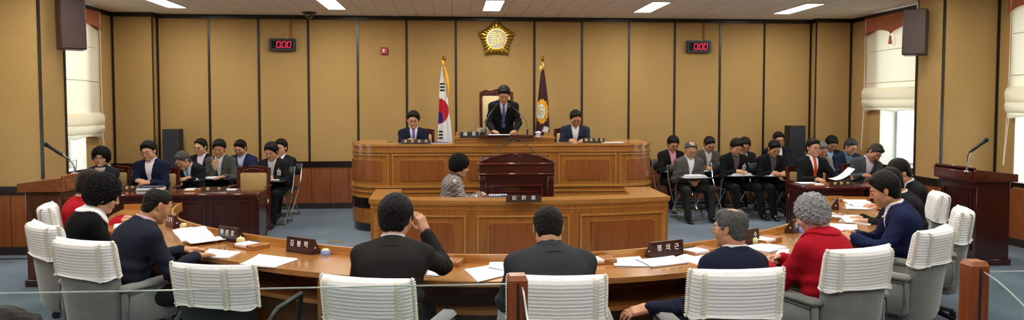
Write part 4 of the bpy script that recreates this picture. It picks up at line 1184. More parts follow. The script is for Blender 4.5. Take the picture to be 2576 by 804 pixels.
    def rough(F_, amp, fr):
        X, Y, Z = F_.ax[0][:, None, None], F_.ax[1][None, :, None], F_.ax[2][None, None, :]
        F_.a += (amp*(np.sin(X*fr+seed+1.7*np.sin(Z*fr*.7))*np.sin(Y*fr*1.1+2+seed)*np.cos(Z*fr*.9+1.5*np.sin(X*fr*.6)))).astype(np.float32)
    if hstyle in ('curly', 'perm'): rough(H, .009, 130)
    else: rough(H, .003, 110)
    link('hair', H.mesh('hair', M_hr), root); del H
    # ---------------- clothes
    cv = max(vox*1.35, .0085)
    fl_ = fat
    def torso_field(F_, g, low=True, arms=True, sleeve_end=.028, arm_g=0.0):
        lx = (1, 0, 0)
        F_.cap(ps[0]+np.array([0, .0, -.02 if low else .08]), ps[1], (.105*fl_+g), (.105*fl_+g), .05, flat=(lx, 1.42))
        F_.cap(ps[1], ps[2], .105*fl_+g, .108*fl_+g, .05, flat=(lx, 1.40*b_/.97 if b_ > .9 else 1.34))
        F_.cap(ps[2], ps[3]-ax*.07, .108+g, .082+g, .05, flat=(lx, 1.45*b_))
        F_.ell(ps[2]-ax*.004-fwd*.006, (.180*b_+g*.6, .100+g, .132), np.stack([lat, fwd, ax], 1), .06)
        if female: 
            for sg in (-1, 1): F_.ell(ps[2]+fwd*.085+lat*sg*.065-ax*.02, (.06, .05, .06), None, .04)
        for i, sg in enumerate((-1, 1)):
            F_.cap(ps[3]-ax*.012+lat*sg*.040, shp[i]+lat*sg*.022+ax*.014, .034+g, .043+g, .035)
            if arms:
                F_.cap(shp[i], elb[i], .052+g+arm_g, .043+g+arm_g, .045)
                d = unit(wrist[i]-elb[i]); F_.cap(elb[i], wrist[i]-d*sleeve_end, .044+g+arm_g, .032+g+arm_g, .02)
    wr_lo = [w for w in wrist]
    pts = np.array(ps+shp+elb+wr_lo); lo = pts.min(0)-.20; hi = pts.max(0)+.16; lo[2] = ps[0][2]-.12
    base = ps[1]-ax*.02; Lh = float(np.linalg.norm(ps[3]-ps[1]))+.02
    ctr = lambda X, Y, Z: ((X-base[0])*lat[0]+(Y-base[1])*lat[1]+(Z-base[2])*lat[2], (X-base[0])*fwd[0]+(Y-base[1])*fwd[1]+(Z-base[2])*fwd[2], ((X-base[0])*ax[0]+(Y-base[1])*ax[1]+(Z-base[2])*ax[2])/Lh)
    wV = lambda h: np.clip(h-.0, 0, 1.3)*.062*vneck+.004
    if jacket:
        J = Field(lo, hi, cv); torso_field(J, .012)
        # creases at the elbow and back
        def crease(F_):
            X, Y, Z = F_.ax[0][:, None, None], F_.ax[1][None, :, None], F_.ax[2][None, None, :]
            d = np.zeros((1, 1, 1), np.float32)
            for i in (0, 1):
                m_ = (elb[i]); q = (X-m_[0])**2+(Y-m_[1])**2+(Z-m_[2])**2
                dd = unit(wrist[i]-shp[i]); s__ = (X-m_[0])*dd[0]+(Y-m_[1])*dd[1]+(Z-m_[2])*dd[2]
                d = d+.0070*np.exp(-q/.010)*np.sin(s__*150+seed+12*(X-m_[0]))
            q = (Z-ps[1][2]); d = d+.0050*np.exp(-q*q/.010)*np.sin(Z*75+X*14+seed+Y*10)
            F_.a += d.astype(np.float32)
        crease(J)
        pre = J.a.copy()
        # skirt of the jacket
        J.whole(lambda X, Y, Z: (ps[0][2]-.085-Z)+0*X+0*Y, 'i')
        vv = 1.0 if vneck else 0
        if vneck:
            def vcut(X, Y, Z):
                x, f, h = ctr(X, Y, Z); return np.maximum(np.maximum((np.abs(x)-wV(h)), .02-f), -h*Lh)
            J.whole(lambda X, Y, Z: -vcut(X, Y, Z), 'i')
            def lapel(X, Y, Z):
                x, f, h = ctr(X, Y, Z); a_ = np.abs(x); w0 = wV(h); hh = np.clip(h, 0, 1)
                lw = .050*np.clip(hh*1.25, 0, 1)*(1-.30*(np.abs(hh-.80) < .025)); lw = np.where(hh > .82, lw*.80, lw)
                reg = np.maximum(np.maximum(a_-w0-lw, w0-a_), np.maximum(.02-f, np.maximum(-h*Lh+.02, (h-1.08)*Lh)))
                sh_ = np.maximum(pre-.0065, -(pre+.004))
                return np.maximum(sh_, reg)
            d = lapel(J.ax[0][:, None, None], J.ax[1][None, :, None], J.ax[2][None, None, :]); J.a = np.minimum(J.a, d.astype(np.float32))
        # neck hole and collar
        c0 = ps[3]-ax*.015
        J.cap(c0, c0+ax*.12, nr+.010, nr+.016, .006, 's')
        def coll(X, Y, Z):
            px, py, pz = X-c0[0], Y-c0[1], Z-c0[2]; hgt = px*ax[0]+py*ax[1]+pz*ax[2]
            qx, qy, qz = px-hgt*ax[0], py-hgt*ax[1], pz-hgt*ax[2]; rr = np.sqrt(qx*qx+qy*qy+qz*qz)
            ff = px*fwd[0]+py*fwd[1]+pz*fwd[2]
            d = np.maximum(np.abs(rr-(nr+.022+.50*np.maximum(.034-hgt, 0)))-.0085, np.maximum(-hgt-.018, hgt-.042))
            return np.maximum(d, ff-.045)
        J.put(c0-.13, c0+.13, coll, .002)
        link('jacket', J.mesh('jacket', cloth_mat(jacket, jpat, jc2)), root); del J
    if jacket and vneck and not wide_collar:      # turned-down collar of the jacket
        rows = []; c3 = ps[3]+ax*.004
        for q in range(29):
            a = radians(-138+276*q/28); dr_ = lat*sin(a)*1.08-fwd*cos(a); dn = -ax*.055*(abs(a)/radians(138))**2
            cs = [(nr+.010, -.030), (nr+.013, .026), (nr+.017, .032), (nr+.023, .028), (nr+.040, -.004), (nr+.062, -.034), (nr+.050, -.040), (nr+.010, -.040)]
            rows.append([tuple(c3+dr_*r_*(1+.10*(abs(a)/2.4)**2)+ax*h_+dn) for r_, h_ in cs+cs[:1]])
        m = MB(); m.grid(rows); obj('jacket_collar', m, cloth_mat(jacket, jpat, jc2), root, 50)
    # shirt: chest, collar, cuffs
    S = Field(lo, hi, cv)
    torso_field(S, .003 if jacket else .008, True, not jacket, .03)
    if jacket: S.whole(lambda X, Y, Z: np.maximum(np.abs((X-base[0])*lat[0]+(Y-base[1])*lat[1]+(Z-base[2])*lat[2])-.10, .0-((X-base[0])*fwd[0]+(Y-base[1])*fwd[1]+(Z-base[2])*fwd[2])), 'i')
    tie_pre = S.a.copy()
    if jacket:
        for i in (0, 1):
            d = unit(wrist[i]-elb[i]); S.cap(wrist[i]-d*.06, wrist[i]-d*.016, .031, .030, .003)
    if collar_up:
        c1 = ps[3]+ax*.0
        def scol(X, Y, Z):
            px, py, pz = X-c1[0], Y-c1[1], Z-c1[2]; hgt = px*ax[0]+py*ax[1]+pz*ax[2]
            qx, qy, qz = px-hgt*ax[0], py-hgt*ax[1], pz-hgt*ax[2]; rr = np.sqrt(qx*qx+qy*qy+qz*qz); ff = px*fwd[0]+py*fwd[1]+pz*fwd[2]; xx = np.abs(px*lat[0]+py*lat[1]+pz*lat[2])
            d = np.maximum(np.abs(rr-(nr+.0105+.25*np.maximum(-hgt+.03, 0)))-.0055, np.maximum(-hgt-.035*(ff > 0)-.01, hgt-.046))
            return np.maximum(d, -(np.maximum(.012+.5*np.maximum(.03-hgt, 0)*0+.25*np.maximum(hgt, 0)-xx, 0)*-1) if False else np.where((ff > .02) & (xx < .006+.45*np.maximum(hgt+.005, 0)), .02, -.02))
        S.put(c1-.12, c1+.12, scol, .004)
    else: S.cap(ps[3]-ax*.02, ps[3]+ax*.02, nr+.007, nr+.006, .02)
    S.cap(ps[3]+ax*.0+fwd*.01, ps[3]+ax*.14+fwd*.01, nr*.9, nr*.9, .002, 's') if False else None
    link('shirt', S.mesh('shirt', cloth_mat(shirt, spat, sc2)), root); del S
    if tie:
        Tt = Field(lo, hi, cv*.8); torso_field(Tt, .003, True, False)
        X, Y, Z = Tt.ax[0][:, None, None], Tt.ax[1][None, :, None], Tt.ax[2][None, None, :]
        x, f, h = ctr(X, Y, Z); hh = np.clip(h, -.3, 1.0)
        wt = .036-.020*np.clip(hh, 0, 1)+.008*np.clip((hh-.9)/.1, 0, 1)
        d = np.maximum(np.maximum(Tt.a-.010, -(Tt.a+.002)), np.maximum(np.maximum(np.abs(x)-wt, .02-f), np.maximum(-(h+.25)*Lh, (h-1.02)*Lh)))
        Tt.a = d.astype(np.float32); kn_ = ps[3]+fwd*(nr+.012)-ax*.005; Tt.ell(kn_, (.015, .012, .016), None, .006)
        link('tie', Tt.mesh('tie', cloth_mat(tie, 'stripe' if tie2 else None, tie2)), root); del Tt
    if scarf:
        Sc = Field(hc-.30, hc+.12, cv); c2 = ps[3]+ax*.015
        for q in range(14):
            a0, a1 = 2*pi*q/14, 2*pi*(q+1)/14
            pa = c2+lat*sin(a0)*(nr+.030)+fwd*cos(a0)*(nr+.028)-ax*(.030*cos(a0)+.012); pb = c2+lat*sin(a1)*(nr+.030)+fwd*cos(a1)*(nr+.028)-ax*(.030*cos(a1)+.012)
            Sc.cap(pa, pb, .026+.006*sin(q*2), .026+.006*sin(q*2+2), .02)
        for sg in (-1, 1): Sc.cap(c2+fwd*.10-ax*.05, c2+fwd*.115-ax*.15+lat*sg*.04, .024, .03, .02, flat=(fwd, .5))
        link('scarf', Sc.mesh('scarf', cloth_mat(scarf[0], 'check', scarf[1])), root); del Sc
    if wide_collar:
        W = Field(lo, hi, cv*.8); torso_field(W, .012, True, False); cw = ps[3]+ax*.02+fwd*.005
        X, Y, Z = W.ax[0][:, None, None], W.ax[1][None, :, None], W.ax[2][None, None, :]
        px, py, pz = X-cw[0], Y-cw[1], Z-cw[2]; rr = np.sqrt(px*px+py*py+pz*pz); xx = np.abs(px*lat[0]+py*lat[1]+pz*lat[2]); ff = px*fwd[0]+py*fwd[1]+pz*fwd[2]
        d = np.maximum(np.abs(W.a-.006)-.006, np.maximum(rr-.125-.25*np.maximum(ff, 0), .010-xx+.0*rr-np.where(ff > 0, 0, .2)))
        W.a = d.astype(np.float32); hh_ = px*ax[0]+py*ax[1]+pz*ax[2]; q2 = rr*rr-hh_*hh_
        ring = np.maximum(np.abs(np.sqrt(np.maximum(q2, 0))-(nr+.016+.5*np.maximum(.03-hh_, 0)))-.006, np.maximum(-hh_-.04, hh_-.028)); ring = np.maximum(ring, np.where((ff > .02) & (xx < .012), .02, -.02))
        W.a = np.minimum(W.a, ring.astype(np.float32))
        link('collar', W.mesh('collar', cloth_mat(wide_collar)), root); del W
    # trousers
    tv = max(cv*1.2, .011); tr = trousers or '17181B'
    pts = np.array([ps[0], ps[0]]+kn+an); lo = pts.min(0)-.16; hi = pts.max(0)+.14; hi[2] = max(hi[2], ps[0][2]+.13); lo[2] = .035
    Tf = Field(lo, hi, tv)
    Tf.cap(ps[0]+np.array([0, 0, -.02]), ps[0]+np.array([0, .02, .05]), .112, .104, .04, flat=((1, 0, 0), 1.4))
    for i, sg in enumerate((-1, 1)):
        Tf.cap(hipj[i], kn[i], .092, .070, .05); d = unit(an[i]-kn[i]); Tf.cap(kn[i], an[i]-d*.02, .070, .052, .03, flat=((1, 0, 0), .9))
        Tf.cap(an[i]-d*.05, an[i]+d*.02, .052, .054, .02)
    link('trousers', Tf.mesh('trousers', cloth_mat(tr)), root); del Tf
    M_shoe = plain('shoe_leather', '0F0E0E', .22, coat=.5)
    for i, sg in enumerate((-1, 1)):
        Sh = Field(an[i]+np.array([-.08, -.11, -.12]), an[i]+np.array([.08, .26, .05]), .008); a = an[i].copy(); a[2] = 0
        Sh.ell(a+np.array([0, .01, .045]), (.038, .062, .045), None, .02); Sh.ell(a+np.array([sg*.006, .10, .030]), (.045, .085, .032), None, .03); Sh.ell(a+np.array([0, .04, .062]), (.034, .06, .036), None, .02)
        Sh.whole(lambda X, Y, Z: .004-Z+0*X+0*Y, 'i')
        link('shoe', Sh.mesh('shoe', M_shoe), root)
    # ---------------- accessories
    if glasses:
        mg = plain('glasses_'+glasses, glasses, .3, .3); m = MB()
        for sg in (-1, 1):
            m.tube([(sg*(.031+.0225*cos(t)*(1 if abs(cos(t)) > .7 else 1)), .1035-.006*abs(cos(t))*(1 if cos(t) > 0 else -.2), -.004+.0155*sin(t)) for t in [2*pi*q/14 for q in range(14)]], .0019, 6, True, TM, True)
            m.tube([(sg*.0535, .098, .002), (sg*.072, .070, .004), (sg*.0815, .005, .006), (sg*.0815, -.012, -.010)], .0019, 5, True, TM)
        m.tube([(-.009, .1045, 0), (0, .107, .002), (.009, .1045, 0)], .0016, 5, True, TM); obj('glasses', m, mg, root, 60)
    if earring:
        m = MB()
        for q in range(6): m.ball((-.090, -.002+.007*cos(q), -.044+.008*sin(q)), .0045, 8, TM); m.ball((.090, -.002+.007*cos(q), -.044+.008*sin(q)), .0045, 8, TM)
        obj('earring', m, plain('silver', 'D8D8DA', .15, 1), root, 60)
    if badge is not None:
        p = ps[2]+fwd*(.125+.012)+lat*badge-ax*.02; Mb = Matrix([[lat[0], fwd[0], ax[0], p[0]], [lat[1], fwd[1], ax[1], p[1]], [lat[2], fwd[2], ax[2], p[2]], [0, 0, 0, 1]])
        m = MB(); m.box((0, .03, -.03), (.058, .004, .088), Mb, .002); bd = obj('name_badge', m, plain('badge_card', 'D9DEDD', .3), root)
        m = MB(); m.box((0, .033, -.022), (.026, .002, .032), Mb); m.box((0, .033, -.058), (.044, .002, .010), Mb); obj('badge_print', m, plain('badge_print', '6C6A68', .5), bd)
        m = MB(); m.tube([(0, .03, .014), (.004, .032, .035), (-.006, .028, .045)], .004, 6, True, Mb); obj('badge_clip', m, M_white, bd)
    if pin:
        p = ps[2]+fwd*.13+lat*-.085+ax*.09; m = MB(); m.ball(tuple(p), .011, 8); obj('lapel_pin', m, plain('pin', 'E9E3C8', .3, .5), root)
    if pen:
        i = 1; w = wrist[i]; f_ = unit(hd[i][1]); p = w+f_*.085-np.array([0, 0, .012]); m = MB()
        m.tube([tuple(p+np.array([.0, .03, -.035])), tuple(p+np.array([.01, -.03, .075]))], .0045, 8); pn = single('pen', m, plain('pen_'+pen[0], pen[0], .3), pen[1], 'pen', loc, rz); pn.location = loc
    return root
# ------------------------------------------------------------------ who is in the room
def toward(p, dx=0, dy=0):
    v = Vector((XC-.1+dx-p.x, 8.1+dy-p.y)); return tuple(v.normalized())
MV = .0052
# members round the horseshoe table
p = PY(240, 430, 7.30)
person('person in a red jacket with dark brown hair, mostly hidden behind the woman in black', p, toward(p), female=True, hstyle='bob', hair='2A1712', jacket='B01822', shirt='C8BEB0', lean=12, head=(22, 0, 0), vneck=0, reach=.42, surf=TZ, vox=.006)
p = PY(276, 440, 6.15)
person('person with big black curly hair, silver earring and black cardigan with white collar', p, toward(p, 0, -.2), female=True, hstyle='perm', hair='0E0C0C', jacket='101012', shirt='F2F2F4', lean=14, head=(24, 0, 0), headscale=1.08, fat=1.12, vneck=.8, wide_collar='F4F4F6', earring=True, reach=.45, surf=TZ, skin='CC9A76', vox=MV)
p = PZ(412, 466, 1.27)
person('person with cropped hair in a navy jacket leaning over an open book', p, toward(p, 0, -.2), hstyle='buzz', hair='1C1816', jacket='20232F', shirt='C9A8B8', lean=20, head=(26, -8, 0), fat=1.08, headscale=.92, hands='table', HL=((-.14, .50, TZ+.03), (.35, 1, -.05), (0, 0, 1.), .3), HR=((.17, .46, TZ+.03), (-.2, 1, -.05), (0, 0, 1.), .3), surf=TZ, skin='B67F58', vox=MV, bald=1)
p = PZ(1000, 486, 1.30)
person('person in a black suit seen from behind raising a hand to his glasses', p, (.02, 1), hstyle='thick', hair='15110F', jacket='2A2727', shirt='CDD3E2', lean=15, head=(20, -14, 0), glasses='1A1614', surf=TZ, reach=.45,
       HR=((.175, .40, 1.04), (-.35, .05, 1), (.75, -.65, .1), .7), HL=((-.15, .46, TZ+.03), (.3, 1, 0), (0, 0, 1.), .3), skin='C28D6A', vox=MV)
p = PZ(1378, 513, 1.265)
person('person in a charcoal suit seen from behind with thinning crown, elbows spread on the table', p, (-.03, 1), hstyle='short', hair='15120F', jacket='36373A', shirt='36373A', lean=20, head=(30, -5, 0), surf=TZ, headscale=.88, bald=1, sh=1.08, spread=.16,
       HL=((-.14, .50, TZ+.03), (.5, .9, 0), (0, 0, 1.), .3), HR=((.14, .50, TZ+.03), (-.5, .9, 0), (0, 0, 1.), .3), skin='C28A66', vox=MV)
p = PZ(1838, 518, 1.235)
person('greying person with silver glasses in a navy suit looking sideways, arm trailing left', p, (-.42, 1), hstyle='short', hair='605E5C', jacket='1C2034', shirt='F0F0F2', lean=7, lean_side=3, head=(4, 30, 0), glasses='B8B8B8', surf=.6, headscale=.88, bald=3, skin='BD8460', vox=MV,
       HL=((-.50, .20, .66), (-.9, .5, -.25), (-.2, -.3, 1), .4), HR=((.16, .36, .62), (-.2, 1, 0), (0, 0, 1.), .3))
p = PZ(2026, 490, 1.255)
person('person with wavy silver hair in a ribbed crimson jacket, hands clasped on the table', p, (-.62, 1), female=True, hstyle='curly', hair='A6A6A6', jacket='B01426', jpat='rib', jc2='A01021', shirt='B01426', collar_up=False, lean=10, head=(24, 18, 0), fat=1.22, sh=1.12, vneck=0, headscale=.88, wide_collar='B01426', hands='fold', reach=.44, surf=TZ, skin='C99A80', vox=MV)
p = PY(2212, 430, 5.75)
person('person in a navy suit in profile on the right reading papers held in both hands', p, (-1, .35), hstyle='thick', hair='17110E', jacket='1B2142', shirt='F0EEF0', lean=16, head=(22, -6, 0), surf=TZ, pin=True, skin='BC8460', vox=MV,
       HL=((-.10, .47, TZ+.05), (.2, 1, .1), (-.6, 0, .8), .55), HR=((.10, .42, TZ+.05), (-.2, 1, .1), (.6, 0, .8), .6))
p = PY(2226, 419, 6.75)
person('person in a black suit, middle of the three men bent over the right arm', p, (-1, .18), hstyle='short', hair='15110F', jacket='1E1D1F', shirt='EDEDF0', lean=18, head=(28, 0, 0), surf=TZ, reach=.46, skin='BC8460', vox=.006)
p = PY(2250, 399, 7.65)
person('person in a black suit rearmost on the right side, head bent over the table', p, (-1, .02), hstyle='thick', hair='17130F', jacket='1C1C1E', shirt='E8E8EA', lean=18, head=(30, 0, 0), surf=TZ, reach=.46, skin='BC8460', vox=.006)

# on and before the rostrum
p = PY(1268, 213, 12.0)
person('person in a black suit with striped blue tie standing at the rostrum reading down', p, (-.02, -1), hstyle='side', hair='1E1B19', jacket='1A1B1C', shirt='E4E6EE', tie='2C4070', tie2='7C92BE', lean=20, head=(34, 0, 0), headscale=1.06, standing=.93, base=.52, surf=1.40, reach=.36, spread=.17, pin=True, skin='BA8560')
p = PY(1040, 278, 12.1)
person('person with dark rimmed glasses and violet tie seated at the left of the rostrum', p, (.04, -1), hstyle='thick', hair='14110F', jacket='1B2034', shirt='DCD6EA', tie='4A3E74', tie2='8A7CB0', glasses='2A2422', lean=8, head=(14, 0, 0), base=.42, seat=.44, surf=1.24, reach=.34, hands='fold', skin='C4906C')
p = PY(1449, 275, 12.1)
person('person with tinted glasses and open white shirt at the right of the rostrum', p, (-.05, -1), hstyle='short', hair='1C1816', jacket='2C3042', shirt='EEEEF0', glasses='6A2E28', lean=14, head=(28, 0, 0), base=.42, seat=.44, surf=1.24, reach=.36, hands='write', skin='B67E5A', fringe=-.008)
p = PY(1163, 397, 9.35)
person('person with curly black hair in a tile patterned grey jacket typing at the oak desk', p, (1, .02), female=True, hstyle='curly', hair='100E0E', jacket='6A605C', jpat='tile', jc2='B4ACA6', shirt='1A1A24', lean=10, head=(18, 0, 0), surf=.69, reach=.40, seat=.45, skin='C99674', vox=.0058, hands='fold')

# officials on the left
p = PY(253, 371, 10.9)
person('person with black hair, glasses and a checked scarf beside the left podium', p, (.12, -1), female=True, hstyle='curly', hair='131010', jacket='24272F', shirt='24272F', scarf=('E4D8C2', '6A4438'), glasses='2A1C18', lean=2, head=(6, 0, 0), surf=DH, reach=.36, skin='C89674')
p = PY(369, 353, 10.9)
person('person in a navy suit and white shirt with folded hands at the left desk', p, (-.05, -1), hstyle='thick', hair='120F0E', jacket='1A2038', shirt='EEE8EE', glasses='3C2C24', lean=8, head=(18, -8, 3), surf=DH+.03, hands='fold', reach=.34, skin='C8936E')
p = PY(450, 379, 11.8)
person('grey haired person with glasses and blue tie bending low over his lap on the left', p, (-.1, -1), hstyle='short', hair='55534F', jacket='1A1C24', shirt='DCE0EA', tie='4F6EA8', tie2='7890C0', glasses='8A8A8A', lean=34, head=(34, -30, 0), surf=.72, hands='table', reach=.42, badge=-.06, skin='C18C66')
p = PY(503, 347, 12.85)
person('person with receding hair, black glasses and pale pink shirt in the left back row', p, (-.1, -1), hstyle='short', hair='1A1614', fringe=-.022, jacket='181A20', shirt='F0DEE8', glasses='1A1414', lean=6, head=(12, -14, 0), surf=.72, hands='knees', skin='C8946E')
p = PY(551, 350, 12.2)
person('person in a grey suit resting a pointed finger against his cheek', p, (-.06, -1), hstyle='thick', hair='16120F', jacket='4A4A48', shirt='DCDADC', lean=12, head=(18, 6, -4), surf=.72, HR=((.035, .25, .875), (.10, -.12, 1), (.25, 1, .1), -1), HL=((-.16, .40, .735), (.5, .9, 0), (0, 0, 1.), .3), skin='B57E58')
p = PY(601, 350, 12.95)
person('person in a blue suit with light blue shirt in the left back row', p, (-.1, -1), hstyle='short', hair='171310', jacket='252C4C', shirt='C2CAE6', lean=8, head=(24, -10, 0), surf=.72, hands='knees', badge=-.02, skin='B9825E')
p = PY(679, 357, 11.8)
person('person in a black jacket over a checked shirt with folded hands on the left', p, (-.12, -1), hstyle='thick', hair='120F0E', jacket='1B1C20', shirt='E8E2E4', spat='check', sc2='4A3C40', lean=8, head=(24, -6, 0), surf=.71, hands='fold', reach=.32, badge=-.13, skin='BA835E')
p = PY(706, 349, 12.75)
person('person in a dark suit, tie and rimmed glasses behind the checked shirt man', p, (-.22, -1), hstyle='thick', hair='120F0E', jacket='1E1F24', shirt='E4E0E8', tie='7A4238', tie2='D8CCB8', glasses='1E1614', lean=2, head=(6, -6, 0), surf=.72, hands='knees', skin='C48F6C')

# officials on the right
p = PY(1696, 341, 12.9)
person('person in a black jacket and pink shirt writing, leftmost on the right side', p, (.1, -1), hstyle='thick', hair='120F0E', jacket='1B1A1C', shirt='E39AAE', glasses='3A3230', lean=10, head=(26, 0, 0), surf=.72, hands='write', reach=.34, skin='B67F5C', pen=('C9A94A', 'gold pen in the hand of the pink shirted writer'))
p = PY(1741, 354, 11.75)
person('person with thin grey hair in a brown grey suit, hands between his knees', p, (.12, -1), hstyle='short', hair='5C5854', fringe=-.020, jacket='585250', shirt='F0F2F8', glasses='5A3A34', lean=10, head=(24, -2, 0), surf=.72, hands='lap', trousers='2A2B2C', bald=2, skin='B98462', feet=[(-.22, .45), (.16, .42)])
p = PY(1788, 342, 12.85)
person('person in a taupe suit writing behind the brown grey suited man', p, (.1, -1), hstyle='side', hair='201C1A', jacket='56504A', shirt='CACACE', glasses='2E2422', lean=14, head=(30, 0, 0), surf=.72, hands='write', reach=.36, skin='B57F5A')
p = PY(1857, 348, 12.0)
person('person in a black suit with a dark checked shirt and hanging badge on the right', p, (.12, -1), hstyle='thick', hair='0F0D0D', jacket='17171B', shirt='33262A', spat='check', sc2='8C7C78', lean=12, head=(28, -2, 0), surf=.72, hands='fold', reach=.34, badge=-.12, skin='BA855F', feet=[(-.30, .50), (.10, .46)])
p = PY(1876, 345, 12.9)
person('person with brownish hair and glasses half hidden behind the badge wearer', p, (.05, -1), hstyle='thick', hair='221A16', jacket='202224', shirt='D8D0D4', glasses='4A342E', lean=12, head=(28, -4, 0), surf=.72, hands='write', reach=.34, skin='B27C58')
p = PY(1952, 351, 11.9)
person('person in black with a dark grey shirt writing in the right front row', p, (.05, -1), hstyle='short', hair='100E0E', jacket='16171B', shirt='58504E', lean=14, head=(30, 0, 0), surf=.72, hands='write', reach=.36, skin='B07850')
p = PY(1960, 330, 12.9)
person('person with glasses and white shirt directly in front of the right black loudspeaker', p, (.02, -1), hstyle='side', hair='181412', jacket='181A20', shirt='E8EAF0', glasses='2A2422', lean=6, head=(12, 0, 0), surf=.72, hands='knees', skin='B9845F')
p = PY(2046, 347, 10.9)
person('person in a black suit with an orange tie seated at the right desk', p, (.05, -1), hstyle='side', hair='14110F', jacket='1A1B1F', shirt='F2ECF2', tie='CC4A1E', glasses='4A4440', lean=3, head=(4, 10, 0), surf=DH+.02, skin='C08A66', spread=.14,
       HR=((.10, .34, DH+.045), (-.4, 1, -.1), (.4, 0, 1), .6), HL=((-.36, .36, DH+.08), (-.2, 1, .1), (-.6, .2, .8), .6))
p = PY(2071, 357, 12.25)
person('grey haired person in a beige jacket almost hidden behind the orange tie man', p, (.05, -1), hstyle='short', hair='77756F', jacket='8A8178', shirt='5A4A44', lean=12, head=(26, 0, 0), surf=.72, hands='knees', skin='B27C58')
p = PY(2097, 341, 12.8)
person('person in a navy suit with light blue shirt reading down, right back row', p, (-.02, -1), hstyle='thick', hair='141110', jacket='1B2340', shirt='A6BCDC', lean=14, head=(34, 4, 0), surf=.72, hands='write', reach=.36, skin='A86F4E')
p = PY(2146, 347, 12.3)
person('person with greying hair in a navy jacket and teal shirt near the right window', p, (-.1, -1), hstyle='short', hair='3C3A3A', jacket='20283E', shirt='5E7482', glasses='5A504C', lean=14, head=(26, 22, 0), surf=.72, hands='write', reach=.36, skin='B68260')
p = PY(2216, 361, 10.85)
person('dozing person in a slate grey suit with his head tilted towards the bright window', p, (-.1, -1), hstyle='short', hair='4A4440', jacket='4A4E56', shirt='DACEDA', lean=14, lean_side=-10, head=(38, 10, -22), surf=DH+.02, hands='fold', reach=.32, fringe=-.012, skin='AF7A5A')

# a member of the public just in front of the camera
p = PY(2, 776, 2.15)
person('dark haired person of the public at the bottom left corner of the photo', p, (.1, 1), hstyle='thick', hair='1A1310', jacket='24242A', shirt='24242A', lean=4, head=(5, 0, 0), surf=.6, hands='lap')
seated_on_folding = {}
for r, *_ in list(PEOPLE):
    l = r['label']
    if any(s in l for s in ('bending low', 'receding hair', 'pointed finger', 'blue suit with light', 'over a checked shirt', 'tie and rimmed glasses behind', 'pink shirt writing', 'between his knees', 'in a taupe', 'hanging badge', 'brownish hair', 'dark grey shirt', 'directly in front of the right', 'beige jacket', 'reading down, right', 'near the right window', 'bottom left corner')):
        seated_on_folding[l] = r
proto = None
CH = {
 'bending low': 'folding tablet chair under the bending grey haired man on the left',
 'receding hair': 'folding tablet chair under the man in the pale pink shirt',
 'pointed finger': 'folding tablet chair under the grey suited man with a finger on his cheek',
 'blue suit with light': 'folding tablet chair under the blue suited man in the left back row',
 'over a checked shirt': 'chrome folding tablet chair under the man in the checked shirt',
 'tie and rimmed glasses behind': 'chrome folding tablet chair against the wainscot, rightmost of the left group',
 'pink shirt writing': 'chrome folding tablet chair nearest the rostrum end on the right, under the pink shirted man',
 'between his knees': 'chrome folding tablet chair under the man with hands between his knees',
 'in a taupe': 'folding tablet chair under the man in the taupe suit',
 'hanging badge': 'chrome folding tablet chair under the badge wearing man on the right',
 'brownish hair': 'folding tablet chair under the brown haired man in the right back row',
 'dark grey shirt': 'chrome folding tablet chair under the man in the dark grey shirt',
 'directly in front of the right': 'folding tablet chair in front of the right black loudspeaker',
 'beige jacket': 'folding tablet chair hidden behind the orange tie man',
 'reading down, right': 'folding tablet chair under the navy suited man reading down',
 'near the right window': 'folding tablet chair under the man in the teal shirt',
 'bottom left corner': 'folding chair of the spectator at the bottom left corner',
}
TABLETS = {}
for l, r in seated_on_folding.items():
    key = next(k for k in CH if k in l)
    rz = r.rotation_euler.z; o = r.location+Vector((sin(rz), -cos(rz), 0))*.0
    if proto is None: proto = folding_chair(CH[key], (o.x, o.y, 0), rz); c = proto
    else: c = dup(proto, (o.x, o.y, 0), rz, CH[key])
    TABLETS[key] = c
# ================================================================== things on the walls
M_brass = plain('gold_metal', 'B48F3A', .28, .9)
M_brassl = plain('gold_light', 'D8B860', .35, .7)
M_disc = plain('emblem_disc', 'C9C6C2', .4)
def V2(s, o): return (o[0]+s[0], o[1]+s[1], o[2]+s[2])
e0 = PY(1249, 98, YB-.04)
em = thing('council_emblem', 'gold petalled council emblem with a pale disc high on the back wall', 'emblem', e0)
m = MB()
for k in range(5):
    for j in range(5):
        a = pi/2+2*pi*k/5+2*pi/25*j
        tip, wd = (.345, .052) if j == 0 else ((.295, .040), (.268, .038), (.268, .038), (.295, .040))[j-1]
        r0 = .12; Mx = RY(-a) @ T((tip+r0)/2, -.015, 0)
        m.ball((0, 0, 0), ((tip-r0)/2, .035, wd), 14, Mx)
obj('petals', m, M_brass, em, 80)
m = MB(); m.lathe([(.0, .0), (.185, .0), (.185, .05), (.0, .05)], 48, RX(pi/2)); obj('rim', m, M_brassl, em)
m = MB(); m.lathe([(.0, .045), (.162, .045), (.162, .056), (.0, .056)], 48, RX(pi/2)); obj('disc', m, M_disc, em)
def bars(m, L, th, y0, y1, sc, ox, oz):
    for (x0, z0, x1, z1) in L:
        d = Vector((x1-x0, 0, z1-z0)); l = d.length; mid = Vector(((x0+x1)/2*sc+ox, 0, (z0+z1)/2*sc+oz))
        m.box((0, 0, 0), (l*sc+th, abs(y1-y0), th), T(mid.x, (y0+y1)/2-.0006*(len(m.f) % 60)/6, mid.z) @ RY(-atan2(d.z, d.x)))
m = MB()     # the seal-like character of the council
bars(m, [(-.62, .72, -.12, .72), (-.75, .45, -.02, .45), (-.6, .2, -.14, .2), (-.6, -.02, -.14, -.02), (-.58, -.3, -.14, -.3), (-.58, -.72, -.14, -.72), (-.58, -.3, -.58, -.72), (-.14, -.3, -.14, -.72)], .016, -.056, -.064, .15, .0, .0)
